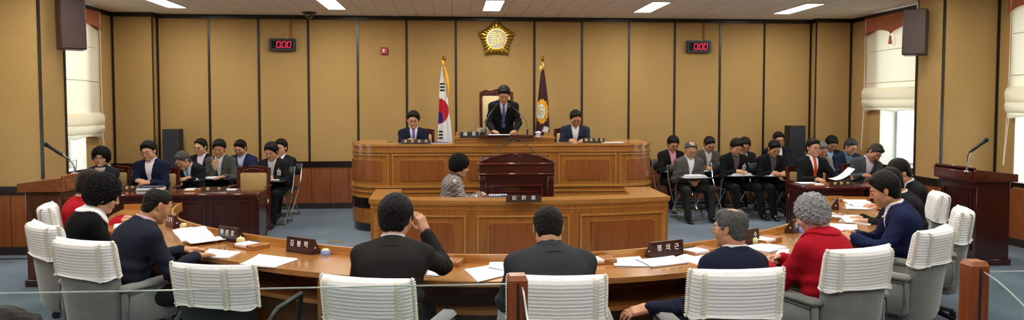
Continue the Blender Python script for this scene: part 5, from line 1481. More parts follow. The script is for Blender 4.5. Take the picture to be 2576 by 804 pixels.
bars(m, [(.2, .78, .3, .60), (.66, .78, .56, .60), (.14, .55, .72, .55), (.18, .34, .68, .34), (.43, .66, .43, .12), (.06, .12, .80, .12), (.08, -.25, .82, -.25), (.12, -.02, .24, -.72), (.06, -.5, .36, -.45), (.52, .02, .66, -.55), (.66, -.55, .80, -.72), (.74, -.30, .40, -.72), (.24, -.02, .06, -.1), (.68, .0, .76, -.1)], .014, -.056, -.064, .15, .0, .0)
obj('character', m, M_brassl, em)

M_tbox = plain('timer_case', '2C2F33', .4); M_scr = plain('timer_screen', '060404', .5, spec=.2); M_led = plain('timer_digit', 'FF1A46', .5, emit=2.0)
M_wire = plain('orange_wire', 'A4532A', .6)
def timer(lab, px, py, wx):
    p = PY(px, py, YB-.045); t = thing('digital_timer', lab, 'timer', p, 0, 'speech timers on the back wall')
    m = MB(); m.box((0, 0, 0), (.45, .085, .215), None, .008); obj('case', m, M_tbox, t)
    m = MB(); m.box((-.0, -.044, 0), (.37, .004, .135)); obj('screen', m, M_scr, t)
    for k in range(3):
        m = MB(); cx_ = -.060+.088*k+(.0 if k == 0 else .004); Mx = T(cx_, -.048, 0) @ Matrix(((1, 0, .12, 0), (0, 1, 0, 0), (0, 0, 1, 0), (0, 0, 0, 1)))
        for (a, b) in (((-.028, .05), (.028, .05)), ((-.028, -.05), (.028, -.05))): m.box(((a[0]+b[0])/2, 0, a[1]), (.052, .003, .011), Mx)
        for s_ in (-1, 1):
            for zz in (-.026, .026): m.box((s_*.031, 0, zz), (.011, .003, .042), Mx)
        if k == 0: m.box((.042, 0, -.05), (.010, .003, .010), Mx)
        obj('digit', m, M_led, t)
    m = MB(); q = PY(wx, py, YB-.045); m.b2((q.x-p.x-.012, .02, .10), (q.x-p.x+.012, .035, HC-.07-p.z)); obj('wire_cover', m, M_wire, t)
    m = MB(); m.ball((q.x-p.x-.06, -.01, .115), (.015, .015, .02), 8); obj('bolt', m, M_alu, t)
timer('black timer showing 0.00 in red digits, left half of the back wall', 711, 112.5, 731)
timer('black timer showing 0.00 in red digits, right half of the back wall', 1757, 117.5, 1772)
p = PY(966, 128, YB-.03); fa = thing('fire_alarm', 'small red fire alarm beacon on the back wall left of the flag', 'alarm', p)
m = MB(); m.box((0, 0, 0), (.125, .04, .125), None, .01); obj('housing', m, plain('alarm_red', 'A81420', .4), fa)
m = MB(); m.box((0, -.028, .002), (.035, .03, .07), None, .01); obj('lens', m, plain('alarm_lens', 'E8E4E4', .2), fa)
m = MB()
for s_ in (-1, 1):
    for q in range(4): m.box((s_*.045, -.021, -.042+.028*q), (.012, .002, .012))
obj('lettering', m, plain('alarm_mark', 'E0A0A0', .5), fa)
p = PZ(778, 31, HC); dc = thing('dome_camera', 'black dome camera under the ceiling edge', 'camera', p)
m = MB(); m.lathe([(0, 0), (.125, 0), (.115, -.02), (.075, -.035), (0, -.035)], 28); obj('mount', m, plain('dome_black', '0C0C0D', .3), dc)
m = MB(); m.ball((0, 0, -.035), (.072, .072, .075), 20); obj('dome', m, plain('dome_smoke', '1C1D1C', .05, coat=1), dc, 80)
m = MB(); m.ball((0, -.064, -.055), (.012, .010, .012), 10); obj('lens', m, plain('lens', '9A9C9E', .1), dc, 80)

M_spk = plain('speaker_brown', '3E2A25', .6, nz=(120, .12)); M_spkb = plain('speaker_black', '15161A', .55, nz=(160, .2))
def wall_speaker(lab, x, y, z, rz, tilt):
    t = thing('wall_speaker', lab, 'speaker', (x, y, z), rz); t.rotation_euler = (tilt, 0, rz)
    m = MB(); m.box((0, .0, 0), (.29, .20, .62), None, .008); obj('cabinet', m, plain('cabinet_brown', '3A241B', .45), t)
    m = MB(); m.box((0, -.104, 0), (.275, .012, .605), None, .005); obj('grille', m, M_spk, t)
    m = MB(); m.tube([(0, .1, .1), (.0, .20, .1)], .015, 8); m.tube([(0, .1, -.1), (.0, .20, -.1)], .015, 8); m.box((0, .2, 0), (.08, .02, .34)); obj('bracket', m, M_alu, t)
wall_speaker('dark brown loudspeaker on the left pier over the walnut podium', XC-PX0+.24, 9.92, 2.84, facing(-.75, .85), -.05)
wall_speaker('dark brown loudspeaker on the right pier over the dark podium', XC+PX0-.22, 9.93, 2.83, facing(.75, .85), -.05)
def tall_speaker(lab, px0, px1, py, Y):
    a, b = PY(px0, py, Y), PY(px1, py, Y); w_ = b.x-a.x
    t = thing('floor_speaker', lab, 'speaker', ((a.x+b.x)/2, Y+.13, 0), 0, 'black column speakers in the room corners')
    m = MB(); m.b2((-w_/2, -.12, .02), (w_/2, .14, a.z), .006); obj('cabinet', m, M_spkb, t)
    m = MB(); m.b2((-w_/2+.012, -.13, .05), (w_/2-.012, -.12, a.z-.02), .004); obj('grille', m, plain('grille_black', '1E2026', .7, nz=(300, .3)), t)
    m = MB()
    for sx in (-1, 1):
        for sy in (-1, 1): m.box((sx*(w_/2-.03), sy*.09+.01, .01), (.03, .03, .02))
    obj('feet', m, M_blackp, t)
tall_speaker('black column loudspeaker in the left back corner', 407, 447, 325, 13.2)
tall_speaker('black column loudspeaker in the right back corner', 1990, 2028, 316, 13.15)

# ================================================================== flags
M_fw = plain('flag_white', 'DEDCDC', .85); M_fr = plain('flag_red', 'B0122A', .85); M_fb = plain('flag_blue', '241C74', .85); M_fk = plain('flag_black', '17171A', .85)
M_fy = plain('flag_gold', 'E3A51E', .7, nz=(150, .2)); M_fm = plain('flag_maroon', '3E0D18', .75, nz=(20, .12)); M_pole = plain('flag_pole', 'A9A49C', .25, .8); M_ball = plain('brass_ball', 'B08E2C', .12, 1.0)
def lerp_tab(tab, y):
    for (y0, a, b), (y1, c, d) in zip(tab, tab[1:]):
        if y <= y1: t = (y-y0)/(y1-y0); return a+(c-a)*t, b+(d-b)*t
    return tab[-1][1:]
def flag(name, lab, px, ball_py, tab, Y, mats, pick, z_floor):
    o = PY(px, ball_py, Y); t = thing(name, lab, 'flag', (o.x, Y, z_floor))
    top = o.z-z_floor
    m = MB(); m.tube([(0, 0, .05), (0, 0, top)], .013, 10); obj('pole', m, M_pole, t)
    m = MB(); m.ball((0, 0, top), .036, 16); m.lathe([(.02, top-.07), (.014, top-.05), (.02, top-.035)], 12); obj('finial', m, M_ball, t, 80)
    m = MB(); m.lathe([(.16, 0), (.16, .03), (.10, .05), (.03, .07), (.02, .12)], 24); obj('stand', m, M_pole, t)
    m = MB(); y0, y1 = tab[0][0], tab[-1][0]; NV, NU = 200, 72; rows = []
    for j in range(NV+1):
        py = y0+(y1-y0)*j/NV; L, R = lerp_tab(tab, py); row = []
        for i in range(NU+1):
            u = i/NU; q = PY(L+(R-L)*u, py, Y)
            d = .035*sin(u*pi)*(.3+j/NV)+.022*(j/NV)**.5*sin(u*15+1.2)
            row.append((q.x-o.x, -.02-d, q.z-z_floor))
        rows.append(row)
    vs = [p for r in rows for p in r]; n = NU+1
    for j in range(NV):
        for i in range(NU):
            py = y0+(y1-y0)*(j+.5)/NV; L, R = lerp_tab(tab, py); m.cur = pick(L+(R-L)*(i+.5)/NU, py, L, R)
            m.f.append((j*n+i, j*n+i+1, (j+1)*n+i+1, (j+1)*n+i)); m.mi.append(m.cur)
    # the cloth wraps round behind the pole
    m.v = vs; m.cur = 0
    back = [[(r[0][0], -.02, r[0][2]), ((r[0][0]+r[-1][0])/2, .06, r[0][2]), (r[-1][0], -.02, r[0][2])] for r in rows[::5]]
    m.grid(back)
    obj('cloth', m, mats, t, 80)
    return t, o
tab = [(168, 1111, 1117), (208, 1106.5, 1123), (240, 1105, 1127), (280, 1103.5, 1129), (309, 1102.5, 1134), (361, 1100.5, 1139), (400, 1099, 1141)]
def pickK(x, y, L, R):
    if ((x-1102.5)/12.5)**2+((y-296)/15.5)**2 < 1: return 2
    if ((x-1104)/25)**2+((y-279)/32)**2 < 1: return 1
    for a, b in ((208.5, 213), (217, 221.3), (225.3, 229.8)):
        if a <= y <= b and 1106.8 <= x <= 1118.5: return 3
    for a, b in ((327.6, 332.4), (336, 341), (344.2, 349.4)):
        if a <= y <= b and (1104 <= x <= 1114 or x < 1102.6): return 3
    if y > 352 and x > 1131+(361-y)*.8: return 4
    return 0
fl, o = flag('national_flag', 'furled white Korean flag with red and blue circle on the left of the emblem', 1117, 147, tab, 13.1, [M_fw, M_fr, M_fb, M_fk, M_fy], pickK, .42)
m = MB(); rows = []
for j in range(40):
    py = 164+78*j/39; x0 = 1114+13.5*(j/39)**.8; w_ = 7.5*sin(pi*min(1, (j+3)/42))**.6+1.2*sin(j*1.9)
    a, b = PY(x0-1.5, py, 13.06), PY(x0+w_, py, 13.06)
    rows.append([(a.x-o.x, -.05, a.z-.42), ((a.x+b.x)/2-o.x, -.085, a.z-.42), (b.x-o.x, -.05, a.z-.42), ((a.x+b.x)/2-o.x, -.035, a.z-.42)])
m.grid(rows); m.ball((-.02, -.04, PY(1110, 158, 13.1).z-.42), (.03, .02, .05), 8); obj('gold_fringe', m, M_fy, fl, 80)
tab2 = [(172, 1362, 1368), (200, 1358, 1372), (248, 1353, 1378), (300, 1349, 1381), (342, 1346, 1383), (400, 1343, 1385)]
def pickB(x, y, L, R):
    a = atan2((y-280)/30, (x-1363)/15.5); rr = hypot((x-1363)/15.5, (y-280)/30.5)
    if hypot((x-1360)/11.5, (y-280)/18.5) < 1: return 2
    if rr < 1+.05*cos(a*14): return 1
    return 0
fb, o2 = flag('council_flag', 'furled maroon flag with golden flower emblem on the right of the tall chair', 1365, 147, tab2, 13.1, [M_fm, M_fy, M_fw, M_fk], pickB, .42)
m = MB(); a = PY(1362, 160, 13.1); m.tube([(a.x-o2.x, -.03, a.z-.42), (a.x-o2.x-.015, -.05, a.z-.5), (a.x-o2.x-.02, -.04, a.z-.56)], [.012, .03, .02], 8); m.ball((0.0, -.02, a.z-.47), (.03, .025, .08), 10); obj('gold_tassel', m, M_brassl, fb, 80)
q = PY(1359.5, 281, 13.0); text_mesh('emblem_character', '議', .15, .001, T(q.x-o2.x, -.105, q.z-.42) @ RX(pi/2) @ Matrix.Diagonal((.8, 1.1, 1, 1)), M_brassl, fb, .004)
q = PY(1375, 327, 13.0); text_mesh('flag_lettering', '業', .11, .001, T(q.x-o2.x-.02, -.105, q.z-.42) @ RY(.35) @ RX(pi/2), M_fw, fb, .004)

# ================================================================== nameplates, trays, papers
M_plate = wood('plate_wood', '35150F', '250D09', 'x', .3, .5); M_pblack = plain('plate_black', '0C0C0D', .55)
M_letw = plain('letter_white', 'F2F2EE', .5); M_letg = plain('letter_gold', 'E0C48A', .4)
M_paper = plain('paper', 'F1F2F6', .8); M_paper2 = plain('paper_pale', 'E6E8EE', .8); M_print = plain('print_grey', '9A9CA2', .8)
M_tray = wood('tray_wood', 'A5682F', '8A5022', 'x', .35, .4)
M_folder = plain('folder_navy', '1E2B52', .5)
def rim_frame(px, py, z=TZ):
    w = PZ(px, py, z); s_ = PT.near(w.x, w.y); a, b = PT.at(s_-.05), PT.at(s_+.05); d = (b-a).normalized()
    return w, atan2(d.y, d.x)
def plate(lab, px, py, txt, w_=.27, h=.115, z=TZ, rz=None, mt=None, lt=None, dep=.085, size=None, order=None, push=0):
    w, r = rim_frame(px, py, z) if rz is None else (PZ(px, py, z), rz)
    if rz is None:          # keep the foot of the plate just in front of the rim
        s_ = PT.near(w.x, w.y); q_ = PT.at(s_, 0); n_ = Vector((sin(r), -cos(r))); off = (Vector((w.x, w.y))-q_).dot(n_)
        off = max(off, dep+.004); q_ = q_+n_*off; w = Vector((q_.x, q_.y, z))
    t = thing('nameplate', lab, 'nameplate', (w.x, w.y, z), r)
    mt = mt or M_plate; lt = lt or M_letw
    m = MB(); poly = [(0, 0), (dep, 0), (dep, .022), (.030, h), (.012, h)]; n = len(poly)
    vs = [(-w_/2, y, zz) for y, zz in poly]+[(w_/2, y, zz) for y, zz in poly]
    m.add(vs, [tuple(range(n)), tuple(range(n, 2*n))[::-1]]+[(i, (i+1) % n, n+(i+1) % n, n+i) for i in range(n)]); obj('block', m, mt, t, 30)
    m = MB()
    for s_ in (-1, 1): m.ball((s_*w_/2, .035, h*.42), (.002, .007, .007), 8)
    if z == TZ: obj('screw_cap', m, M_letw, t)
    tilt = atan2(.012, h); size = size or h*.42
    if txt:
        n = len(txt)
        for i, ch in enumerate(txt):
            if ch == ' ': continue
            x = (i-(n-1)/2)*w_*.27 if n < 4 else (i-(n-1)/2)*w_*.235
            if n == 2: x = (i-.5)*w_*.44
            text_mesh('lettering', ch, size, .0008, T(x, .012*.50-.0035, h*.60) @ RX(pi/2-tilt), lt, t, .0010 if z == TZ else .0004)
    return t
plate('dark wooden nameplate with white letters right beside the blue based disc', 754, 637, '김봉학', .27, .115)
plate('dark wooden nameplate with white letters just past the open booklet on the left', 590, 604, '하민호', .25, .115)
plate('dark wooden nameplate turned away, leftmost one that shows white letters', 462, 568, '강상백', .22, .115)
plate('wide dark nameplate with white letters above the black bound papers', 1662, 641, '정의근', .29, .115)
plate('dark wooden nameplate half hidden behind the greying head, one white letter showing', 1860, 610, '  수', .25, .115)
plate('dark wooden nameplate left of the silver haired woman, one white letter showing', 2002, 583, '김  ', .22, .115)
plate('dark wooden nameplate seen nearly edge on, behind the silver hair', 2086, 524, '', .22, .115)
plate('dark nameplate mostly hidden behind the elbow of the man touching his glasses', 1062, 655, '', .22, .10)
plate('dark nameplate at the inner rim of the left table end', 437, 528, '', .20, .11)
RT = 1.275
plate('long brown nameplate lettered 事務課長 on the left of the rostrum', 1046, 362, '事務課長', .42, .068, RT, 0, M_plate, M_letg, .03, .046)
plate('black nameplate lettered 議長 on the raised centre of the rostrum', 1181, 345, '議長', .28, .078, 1.375, 0, M_pblack, M_letw, .03, .060)
plate('dark nameplate lettered 議事擔當 on the right of the rostrum', 1494, 359, '議事擔當', .33, .072, RT, 0, M_pblack, M_letg, .03, .05)
plate('dark nameplate lettered 記錄席 on the oak recorder desk', 1318, 508, '記錄席', .38, .072, .80, 0, M_plate, M_letw, .03, .050)
plate('dark nameplate lettered 郡守 on the left mahogany desk', 537, 482, '郡守', .32, .062, DH, 0, M_plate, M_letg, .03, .046)
plate('dark nameplate lettered 監査室長 on the desk of the man with folded hands', 326, 479, '監査室長', .30, .062, DH, 0, M_plate, M_letg, .03, .046)
plate('dark nameplate lettered 副郡守 on the right mahogany desk', 2117, 467, '副郡守', .34, .058, DH, 0, M_plate, M_letg, .03, .042)

def tray(lab, px, py, dr=0, z=TZ, rz=None, s=1.0):
    w, r = rim_frame(px, py, z) if rz is None else (PZ(px, py, z), rz)
    t = thing('memo_tray', lab, 'tray', (w.x, w.y, z), r+dr, 'wooden memo trays')
    m = MB(); m.b2((-.125*s, -.08*s, 0), (.125*s, .08*s, .014), .003); m.b2((-.125*s, .073*s, .014), (.125*s, .08*s, .03)); m.b2((-.125*s, -.08*s, .014), (-.118*s, .08*s, .03)); obj('base', m, M_tray, t)
    m = MB(); m.b2((.04*s, -.08*s, .014), (.125*s, .08*s, .036), .004); lid = obj('lid', m, M_tray, t)
    m = MB(); m.lathe([(.0, .036), (.013, .036), (.013, .0365), (.0, .0365)], 12, T(.085*s, 0, 0)); obj('stamp_mark', m, plain('stamp', '7C4620', .5), lid)
    m = MB(); m.b2((-.112*s, -.072*s, .014), (.036*s, .068*s, .032), .002); obj('memo_pad', m, M_paper, t)
    m = MB(); m.tube([(-.09*s, .060*s, .037), (.02*s, .064*s, .037)], .004, 6); obj('pen', m, M_blackp, t)
    return t
tray('wooden memo tray between the two nameplates nearest the empty black chair', 632, 622)
tray('wooden memo tray above the open book on the left', 478, 585)
tray('wooden memo tray in front of the right sleeve of the man touching his glasses', 1118, 664)
tray('wooden memo tray poking out beside the right elbow of the thin crowned man', 1500, 660)
tray('wooden memo tray between the wide nameplate and the greying man', 1758, 636)
tray('wooden memo tray left of the silver haired woman', 1925, 607)
tray('wooden memo tray behind the silver haired woman, near the blue disc', 2108, 503)
tray('wooden memo tray at the far left end of the curved table', 420, 547)
tray('wooden memo tray right of the silver haired woman with eyeglasses on it', 2098, 549)
tray('small memo tray on the left mahogany desk beside its 郡守 plate', 487, 480, 0, DH, 0, .85)
tray('small memo tray with yellow notes on the right mahogany desk', 2062, 467, 0, DH, 0, .85)

def disc(lab, px, py, c1, c2, g=None, z=TZ):
    w = PZ(px, py, z); t = thing('desk_disc', lab, 'desk disc', (w.x, w.y, z), 0, g)
    m = MB(); m.lathe([(0, 0), (.034, 0), (.036, .006), (.033, .036), (.028, .040), (0, .040)], 24); obj('base', m, plain('disc_'+c1, c1, .35), t, 50)
    m = MB(); m.lathe([(0, .040), (.026, .040), (.022, .046), (0, .048)], 24); obj('pad', m, plain('disc_'+c2, c2, .5), t, 50)
disc('round blue based disc with yellow pad right of a nameplate, behind the glass screen', 819, 641, '8C9AD0', 'E8DC98')
disc('round pale yellow disc at the right end of the wide nameplate', 1709, 639, 'DCD49A', 'E8E2B4')
disc('round pale yellow disc right of the greying head', 1896, 611, 'DCD49A', 'E8E2B4')
disc('round pale yellow disc beneath the nameplate past the open booklet', 606, 611, 'D8CC92', 'E4DCAC')
disc('round pale yellow disc near the leftmost lettered nameplate', 462, 574, 'D8CC92', 'E4DCAC')
disc('round pale yellow disc just right of the silver hair', 2095, 546, 'DCD49A', 'E8E2B4')
disc('round blue disc behind the silver haired woman', 2102, 515, '7C8CC4', '9AA6D4')
disc('round blue disc between a nameplate and the silver haired woman', 2015, 583, '7C9AD8', '9AB4E0')
disc('small blue disc by the elbow of the man touching his glasses', 1078, 664, '7C8CC4', '9AA6D4')

def sheet(lab, poly, z=TZ, n=3, th=.0016, name='paper_sheets', lines=True, lift=0):
    """a stack of n sheets; poly: four corners measured on the surface"""
    P4 = [PZ(x, y, z) for x, y in poly]; c = sum(P4, Vector())/4
    t = thing(name, lab, 'papers', (c.x, c.y, z+lift)); rnd = random.Random(int(poly[0][0]*7))
    for k in range(n):
        off = Vector((rnd.uniform(-.008, .008), rnd.uniform(-.008, .008), 0)) if k else Vector((0, 0, 0))
        ang = rnd.uniform(-.05, .05) if k else 0; NU, NV = 8, 6; rows = []; rb = []
        for i in range(NU+1):
            ra_, rbb = [], []
            for j in range(NV+1):
                u, v = i/NU, j/NV
                p = P4[0].lerp(P4[1], u).lerp(P4[3].lerp(P4[2], u), v)-c; p = RZ(ang) @ p+off
                zz = .0006+k*th*1.6+(.006*(abs(u-.5)*2)**3*(.5+.5*sin(3*v+k)) if k == n-1 else 0)
                ra_.append((p.x, p.y, zz+th)); rbb.append((p.x, p.y, zz))
            rows.append(ra_); rb.append(rbb)
        m = MB(); m.grid(rows); m.grid(rb)
        ed = lambda r: [q for q in r[0]]+[row[-1] for row in r[1:]]+[q for q in r[-1][::-1][1:]]+[row[0] for row in r[::-1][1:]]
        m.grid([ed(rows), ed(rb)]); sh_ = obj('sheet', m, M_paper if (k+1) % 2 or n == 1 else M_paper2, t, 60)
    return t
sheet('white papers before the nameplate with the blue based disc', [(600, 668), (650, 643), (748, 652), (692, 673)])
sheet('loose white papers under the cuff of the navy jacket man', [(495, 648), (530, 628), (607, 634), (575, 650)])
sheet('white papers by the right elbow of the man touching his glasses', [(1076, 696), (1082, 668), (1142, 672), (1110, 694)])
sheet('white paper pushed forward left of the thin crowned man', [(1170, 679), (1236, 668), (1285, 690), (1202, 710)])
sheet('upright lying white sheet at the left arm of the thin crowned man', [(1228, 676), (1233, 654), (1285, 653), (1285, 686)], n=2, lift=.004)
sheet('white sheet lying left of the black bound papers', [(1550, 672), (1538, 646), (1606, 644), (1632, 671)])
t = sheet('white papers with a black binding before the wide nameplate', [(1638, 674), (1602, 656), (1692, 645), (1730, 662)], n=4)
a, b = PZ(1600, 655, TZ), PZ(1640, 674, TZ); m = MB(); m.tube([Vector((a.x, a.y, TZ+.006))-t.location, Vector((b.x, b.y, TZ+.006))-t.location], .006, 6); obj('binding', m, M_blackp, t)
sheet('white papers at the right sleeve of the greying man', [(1762, 668), (1700, 648), (1742, 635), (1812, 642)], n=2)
sheet('white papers in front of the silver haired woman', [(1935, 637), (1868, 622), (1926, 612), (1980, 622)])
sheet('single white sheet touching the clasped hands of the silver haired woman', [(1950, 641), (1958, 629), (1985, 627), (1982, 640)], n=1)
sheet('white papers at the rear right under the hand of the black suited man', [(2132, 527), (2125, 512), (2200, 516), (2206, 528)], n=4)
sheet('white papers in the middle of the right table arm', [(2110, 557), (2118, 545), (2196, 553), (2188, 566)], n=3)
sheet('white sheet under the sleeves of the woman in black on the left table arm', [(285, 575), (288, 562), (330, 560), (326, 572)], n=2)
def booklet(lab, px, py, rz, w_=.30, d_=.22, z=TZ, ang=(.15, .55), cover_=None):
    w = PZ(px, py, z); t = thing('open_booklet', lab, 'booklet', (w.x, w.y, z+.001), rz)
    for s_, an_ in ((-1, ang[0]), (1, ang[1])):
        m = MB(); rows = []; rb = []
        for i in range(13):
            u = i/12; x = s_*u*w_/2*cos(an_); zz = .010*(1-u)+u*w_/2*sin(an_)*u**.6+.016*sin(pi*min(1, u*1.3))
            rows.append([(x, -d_/2, zz+.006), (x, d_/2, zz+.006)]); rb.append([(x, -d_/2, max(0, zz-.006*(1-u))), (x, d_/2, max(0, zz-.006*(1-u)))])
        m.grid(rows); m.grid(rb)
        for j in (0, 1): m.grid([[r[j] for r in rows], [r[j] for r in rb]])
        m.grid([rows[-1], rb[-1]]); obj('page_block', m, M_paper, t, 60)
        m = MB()
        for q in range(7):
            y = d_/2-.035-q*.022; pts = [((rows[i][0][0]), y, rows[i][0][2]+.0012) for i in range(3, 11)]; m.tube(pts, .0009, 4)
        obj('print', m, M_print, t); t.children[-1]['kind'] = 'stuff'
    return t
booklet('open booklet with curling pages under the hands of the navy jacket man', 500, 606, facing(.75, .66), .40, .27, ang=(.42, .10))
booklet('propped open booklet at the rear of the right table arm', 2165, 517, facing(-1, .1), .34, .26, ang=(.05, .25))
booklet('white booklet held open by the man in the navy suit on the right', 2122, 583, facing(-1, .5), .30, .22, ang=(.1, .3))
booklet('large white booklet on the right table arm before the second man', 2150, 555, facing(-1, .2), .34, .26, ang=(.03, .16))
g = thing('eyeglasses', 'pair of eyeglasses folded on the memo tray right of the silver hair', 'eyeglasses', PZ(2104, 540, TZ+.05)); m = MB()
for s_ in (-1, 1):
    m.tube([(s_*.033+.024*cos(t_), 0, .0+.018*sin(t_)) for t_ in [2*pi*q/12 for q in range(12)]], .002, 6, closed=True); m.tube([(s_*.057, 0, .008), (s_*.055, .12, -.012)], .002, 5)
m.tube([(-.009, 0, .004), (.009, 0, .004)], .002, 5); obj('frame', m, M_alu, g); g.location.z = TZ+.054

# documents on the tablets of the folding chairs
dl = {'bending low': 'white file on the tablet of the grey haired man bending low', 'pointed finger': 'wide white papers on the tablet of the grey suited man', 'over a checked shirt': 'pale file with blue cover under the folded hands of the checked shirt man',
      'pink shirt writing': 'open thick file on the tablet of the pink shirted writer', 'between his knees': 'thick open file on the tablet of the brown grey suited man', 'in a taupe': 'open file on the tablet of the taupe suited man',
      'hanging badge': 'thick open file under the hands of the badge wearing man on the right', 'brownish hair': 'small white papers on the tablet in the right back row', 'dark grey shirt': 'thick open file on the tablet of the dark grey shirted man',
      'reading down, right': 'white papers on the tablet of the man in the light blue shirt', 'near the right window': 'white papers on the tablet of the man in the teal shirt', 'tie and rimmed glasses behind': 'file on the tablet against the wainscot'}
for k, lb in dl.items():
    c = TABLETS[k]; rz = c.rotation_euler.z; fwd_ = Vector((-sin(rz), cos(rz), 0)); loc = c.location+fwd_*.30; n_ = 3 if 'thick' in lb else 1
    t = thing('document_file', lb, 'file', (loc.x, loc.y, .701), rz+.05)
    m = MB(); m.b2((-.19, -.115, 0), (.19, .115, .004)); obj('cover', m, M_folder if 'blue' in lb else M_paper2, t)
    for q in range(n_+1):
        m = MB(); m.b2((-.17+.01*q, -.105+.004*q, .004+.009*q), (.15-.006*q, .105, .0125+.009*q), .001); obj('page_block', m, M_paper if q % 2 else M_paper2, t)
def pile(lab, px, py, w_, d_, h, z, n=4, top=None, rz=0):
    p = PZ(px, py, z); t = thing('paper_pile', lab, 'papers', (p.x, p.y+d_/2, z+.0005), rz); rnd = random.Random(int(px))
    for k in range(n):
        dx, dy = rnd.uniform(-.01, .01), rnd.uniform(-.01, .01); m = MB(); m.b2((-w_/2+dx, -d_/2+dy, h*k/n), (w_/2+dx, d_/2+dy, h*(k+.92)/n), .001)
        obj('page_block', m, top if (top and k == n-1) else (M_paper, M_paper2)[k % 2], t)
pile('thick pile of white files with blue folder on the left desk', 372, 480, .30, .22, .05, DH, 5, M_folder)
pile('white papers under the hand of the man with the orange tie', 2042, 463, .30, .22, .012, DH, 2)
pile('white papers beside the left nameplate on the rostrum', 1102, 361, .30, .16, .014, RT, 2, M_folder)
pile('white papers beside the right nameplate on the rostrum', 1542, 359, .34, .16, .010, RT, 2)
pile('flat papers under the hands of the standing speaker', 1258, 340, .30, .2, .008, 1.41, 2)
pile('flat white sheet between the nameplate and the empty gold chair', 575, 478, .16, .14, .006, DH, 1)
# paper held by the man with the orange tie
a = PY(2118, 448, 10.45); t = thing('held_paper', 'curled white paper lifted by the man with the orange tie', 'paper', (a.x, a.y, DH+.05)); rows = []
for i in range(12):
    u = i/11; rows.append([(-.16+.30*u, -.10, .0+.16*u**2.2), (-.16+.30*u, .10, .01+.16*u**2.2)])
m = MB(); m.grid(rows); m.grid([[(x, y, z_+.0015) for x, y, z_ in r] for r in rows]); obj('sheet', m, M_paper, t, 80)
# reading board of the standing speaker, cup, pen holder
p = PZ(1274, 345, 1.376); t = thing('reading_board', 'low dark wooden reading board before the standing speaker', 'board', (p.x, p.y+.16, 1.376)); m = MB()
m.b2((-.40, -.15, 0), (.40, .15, .032), .004); obj('board', m, M_mahot, t)
p = PZ(1355, 345, 1.376); t = thing('lidded_cup', 'white lidded teacup with blue pattern on the raised centre', 'cup', (p.x, p.y+.05, 1.376)); m = MB(); m.lathe([(.024, 0), (.03, .004), (.034, .05), (.034, .062), (0, .062)], 24); obj('cup', m, M_paper, t, 50)
m = MB(); m.lathe([(.048, .062), (.05, .068), (.03, .08), (.008, .084), (.01, .09), (0, .092)], 24); obj('lid', m, M_paper, t, 50)
m = MB()
for q in range(8): m.ball((.0335*cos(q*.8), .0335*sin(q*.8), .03+.008*(q % 2)), (.008, .008, .007), 6)
m.tube([(.034, 0, .05), (.055, 0, .04), (.05, 0, .018), (.032, 0, .014)], .004, 6); obj('pattern', m, plain('cup_blue', '2A2E48', .4), t)
p = PZ(1214, 345, 1.376); t = thing('pen_holder', 'black pen holder with pale disc left of the standing speaker', 'pen holder', (p.x, p.y+.06, 1.376)); m = MB(); m.lathe([(.03, 0), (.034, .07), (.030, .07), (.028, .01), (0, .01)], 16); obj('holder', m, M_blackp, t, 50)
m = MB(); m.lathe([(0, -.006), (.05, -.006), (.05, .006), (0, .006)], 24, T(-.03, .05, .09) @ RX(pi/2)); m.tube([(-.03, .05, 0), (-.03, .05, .05)], .008, 8); obj('pale_disc', m, plain('pale_beige', 'BFAE92', .5), t)
for q in range(3):
    m = MB(); m.tube([(.008*(q-1), .0, .012), (.02*(q-1), .005, .115)], .004, 6); obj('pen', m, M_blackp, t)
tt = thing('typing_table', 'low oak side table under the grey keyboard inside the recorder desk', 'table', (.62, 9.32, 0)); m = MB(); m.b2((-.24, -.28, .665), (.30, .28, .69), .004); obj('table_top', m, M_oakt, tt)
for sx in (-.20, .26):
    for sy in (-.24, .24): m = MB(); m.box((sx, sy, .333), (.04, .04, .665)); obj('leg', m, M_oak, tt)
p = Vector((.56, 9.15, .69)); t = thing('stenotype', 'small grey keyboard device with blue keys under the typist fingers', 'keyboard', (p.x, p.y+.17, .6905)); m = MB(); m.b2((-.13, -.10, 0), (.13, .10, .03), .006); obj('case', m, plain('steno_grey', '3C4450', .5), t)
for j in range(3):
    for i in range(8):
        m = MB(); m.b2((-.115+.029*i, -.07+.05*j, .03), (-.092+.029*i, -.035+.05*j, .042), .003); obj('key', m, plain('key_blue', '5468A8', .4) if (i > 4 and j == 0) else plain('key_pale', 'C8CCD2', .4), t)
p = PZ(845, 607, 0); t = thing('floor_socket', 'small brass floor socket plate in the blue carpet', 'socket', (p.x, p.y, 0)); m = MB(); m.b2((-.10, -.06, .0), (.10, .06, .006), .002); obj('plate', m, plain('socket_brass', '8C8468', .4, .5), t); m = MB(); m.lathe([(0, .006), (.03, .006), (.03, .009), (0, .009)], 16); obj('cap', m, plain('socket_cap', 'A09878', .4, .5), t)

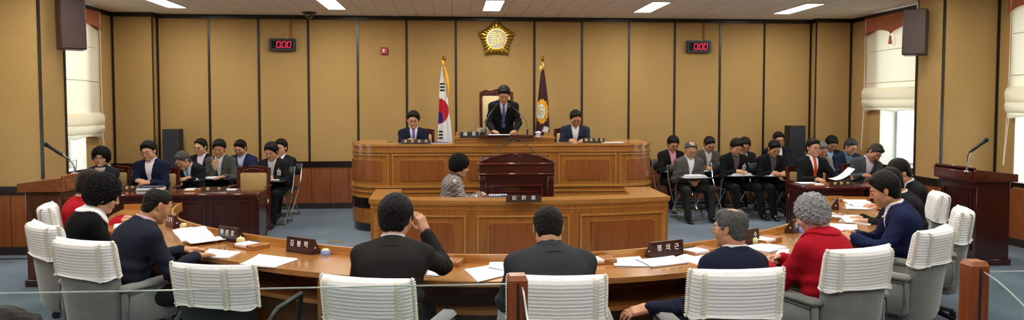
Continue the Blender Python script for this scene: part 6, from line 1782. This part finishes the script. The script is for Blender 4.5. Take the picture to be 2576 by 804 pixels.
# ================================================================== microphones
M_mic = plain('mic_black', '101113', .5); M_goose = plain('gooseneck', '3A3C3E', .35, .6); M_sil = plain('mic_silver', 'B9BABC', .2, .9)
def bez(p, q, r, n=14): return [tuple(Vector(p)*(1-t)**2+Vector(q)*2*t*(1-t)+Vector(r)*t*t) for t in [i/n for i in range(n+1)]]
def slim_mic(lab, b0, mid, tip, base=True, g=None):
    b0, mid, tip = Vector(b0), Vector(mid), Vector(tip); t = thing('gooseneck_microphone', lab, 'microphone', b0, 0, g)
    cur = bez((0, 0, .10 if base else 0), mid-b0, tip-b0)
    m = MB(); m.lathe([(.03, 0), (.028, .012), (.012, .016), (.011, .10), (0, .10)] if base else [(.012, 0), (.010, .03), (0, .03)], 14); obj('base', m, M_mic, t)
    if base: m = MB(); m.lathe([(.0125, .10), (.0125, .125), (0, .125)], 12); obj('silver_ring', m, M_sil, t)
    m = MB(); m.tube(cur, .0055, 8); obj('gooseneck', m, M_goose, t, 80)
    d = (Vector(cur[-1])-Vector(cur[-3])).normalized(); e_ = Vector(cur[-1])
    m = MB(); m.tube([e_-d*.03, e_, e_+d*.012, e_+d*.045, e_+d*.058], [.008, .014, .019, .019, .009], 12); obj('windscreen', m, plain('foam', '17181A', .9), t, 80)
slim_mic('left gooseneck microphone in front of the standing speaker', PZ(1222, 342, 1.41)+Vector((0, .02, 0)), PY(1217, 300, 11.2), PY(1248, 266, 11.35))
slim_mic('right gooseneck microphone in front of the standing speaker', PZ(1327, 343, 1.41)+Vector((0, .02, 0)), PY(1330, 298, 11.2), PY(1285, 266, 11.35))
slim_mic('left of the two crossing thin microphones on the mahogany lectern', PY(1241, 396, 9.85), PY(1258, 372, 9.9), PY(1282, 352, 10.0), False)
slim_mic('right of the two crossing thin microphones on the mahogany lectern', PY(1358, 396, 9.85), PY(1336, 368, 9.9), PY(1305, 353, 10.0), False)
def big_mic(lab, b0, mid, clip, tip):
    b0, mid, clip, tip = map(Vector, (b0, mid, clip, tip)); t = thing('podium_microphone', lab, 'microphone', b0)
    m = MB(); m.lathe([(.035, 0), (.03, .012), (.012, .018), (.012, .03), (0, .03)], 16); obj('base', m, M_sil, t)
    m = MB(); m.tube(bez((0, 0, .02), mid-b0, clip-b0), .009, 10); obj('gooseneck', m, M_sil, t, 80)
    d = (tip-clip).normalized(); c_ = clip-b0
    m = MB(); m.tube([c_-d*.03, c_+d*.05], .019, 12); obj('clip', m, M_mic, t, 80)
    m = MB(); e_ = tip-b0; m.tube([c_-d*.07, c_-d*.02, e_-d*.05, e_-d*.035], [.011, .015, .020, .023], 14); hm = obj('microphone_handle', m, M_mic, t, 80)
    m = MB(); m.ball(tuple(e_-d*.012), (.027, .027, .027), 14); obj('mesh_head', m, plain('mic_mesh', '2A2C2E', .4, .7, bp=(600, .5)), hm, 80)
    m = MB(); m.tube([c_-d*.07, c_-d*.10+Vector((0, 0, -.04)), (.02, .02, .15), (.01, .01, .01)], .004, 6); obj('cable', m, M_mic, t, 80)
zpL = 1.07
bL = PZ(187, 436, 1.08); big_mic('black microphone on a silver gooseneck on the walnut podium', bL, PY(192, 405, bL.y), PY(150, 385, bL.y-.02), PY(113, 361, bL.y-.05))
bR = PZ(2432, 431, 1.08); big_mic('black microphone on a silver gooseneck on the right mahogany podium', bR, PY(2437, 395, bR.y), PY(2452, 373, bR.y-.02), PY(2484, 350, bR.y-.05))
m = MB(); pts = [PZ(x, y, .006) for x, y in ((0, 651), (60, 650), (110, 652), (135, 656), (150, 660))]; single('floor_cable', MB().tube(pts, .006, 6), M_mic, 'thin black cable along the left baseboard', 'cable', (0, 0, 0))
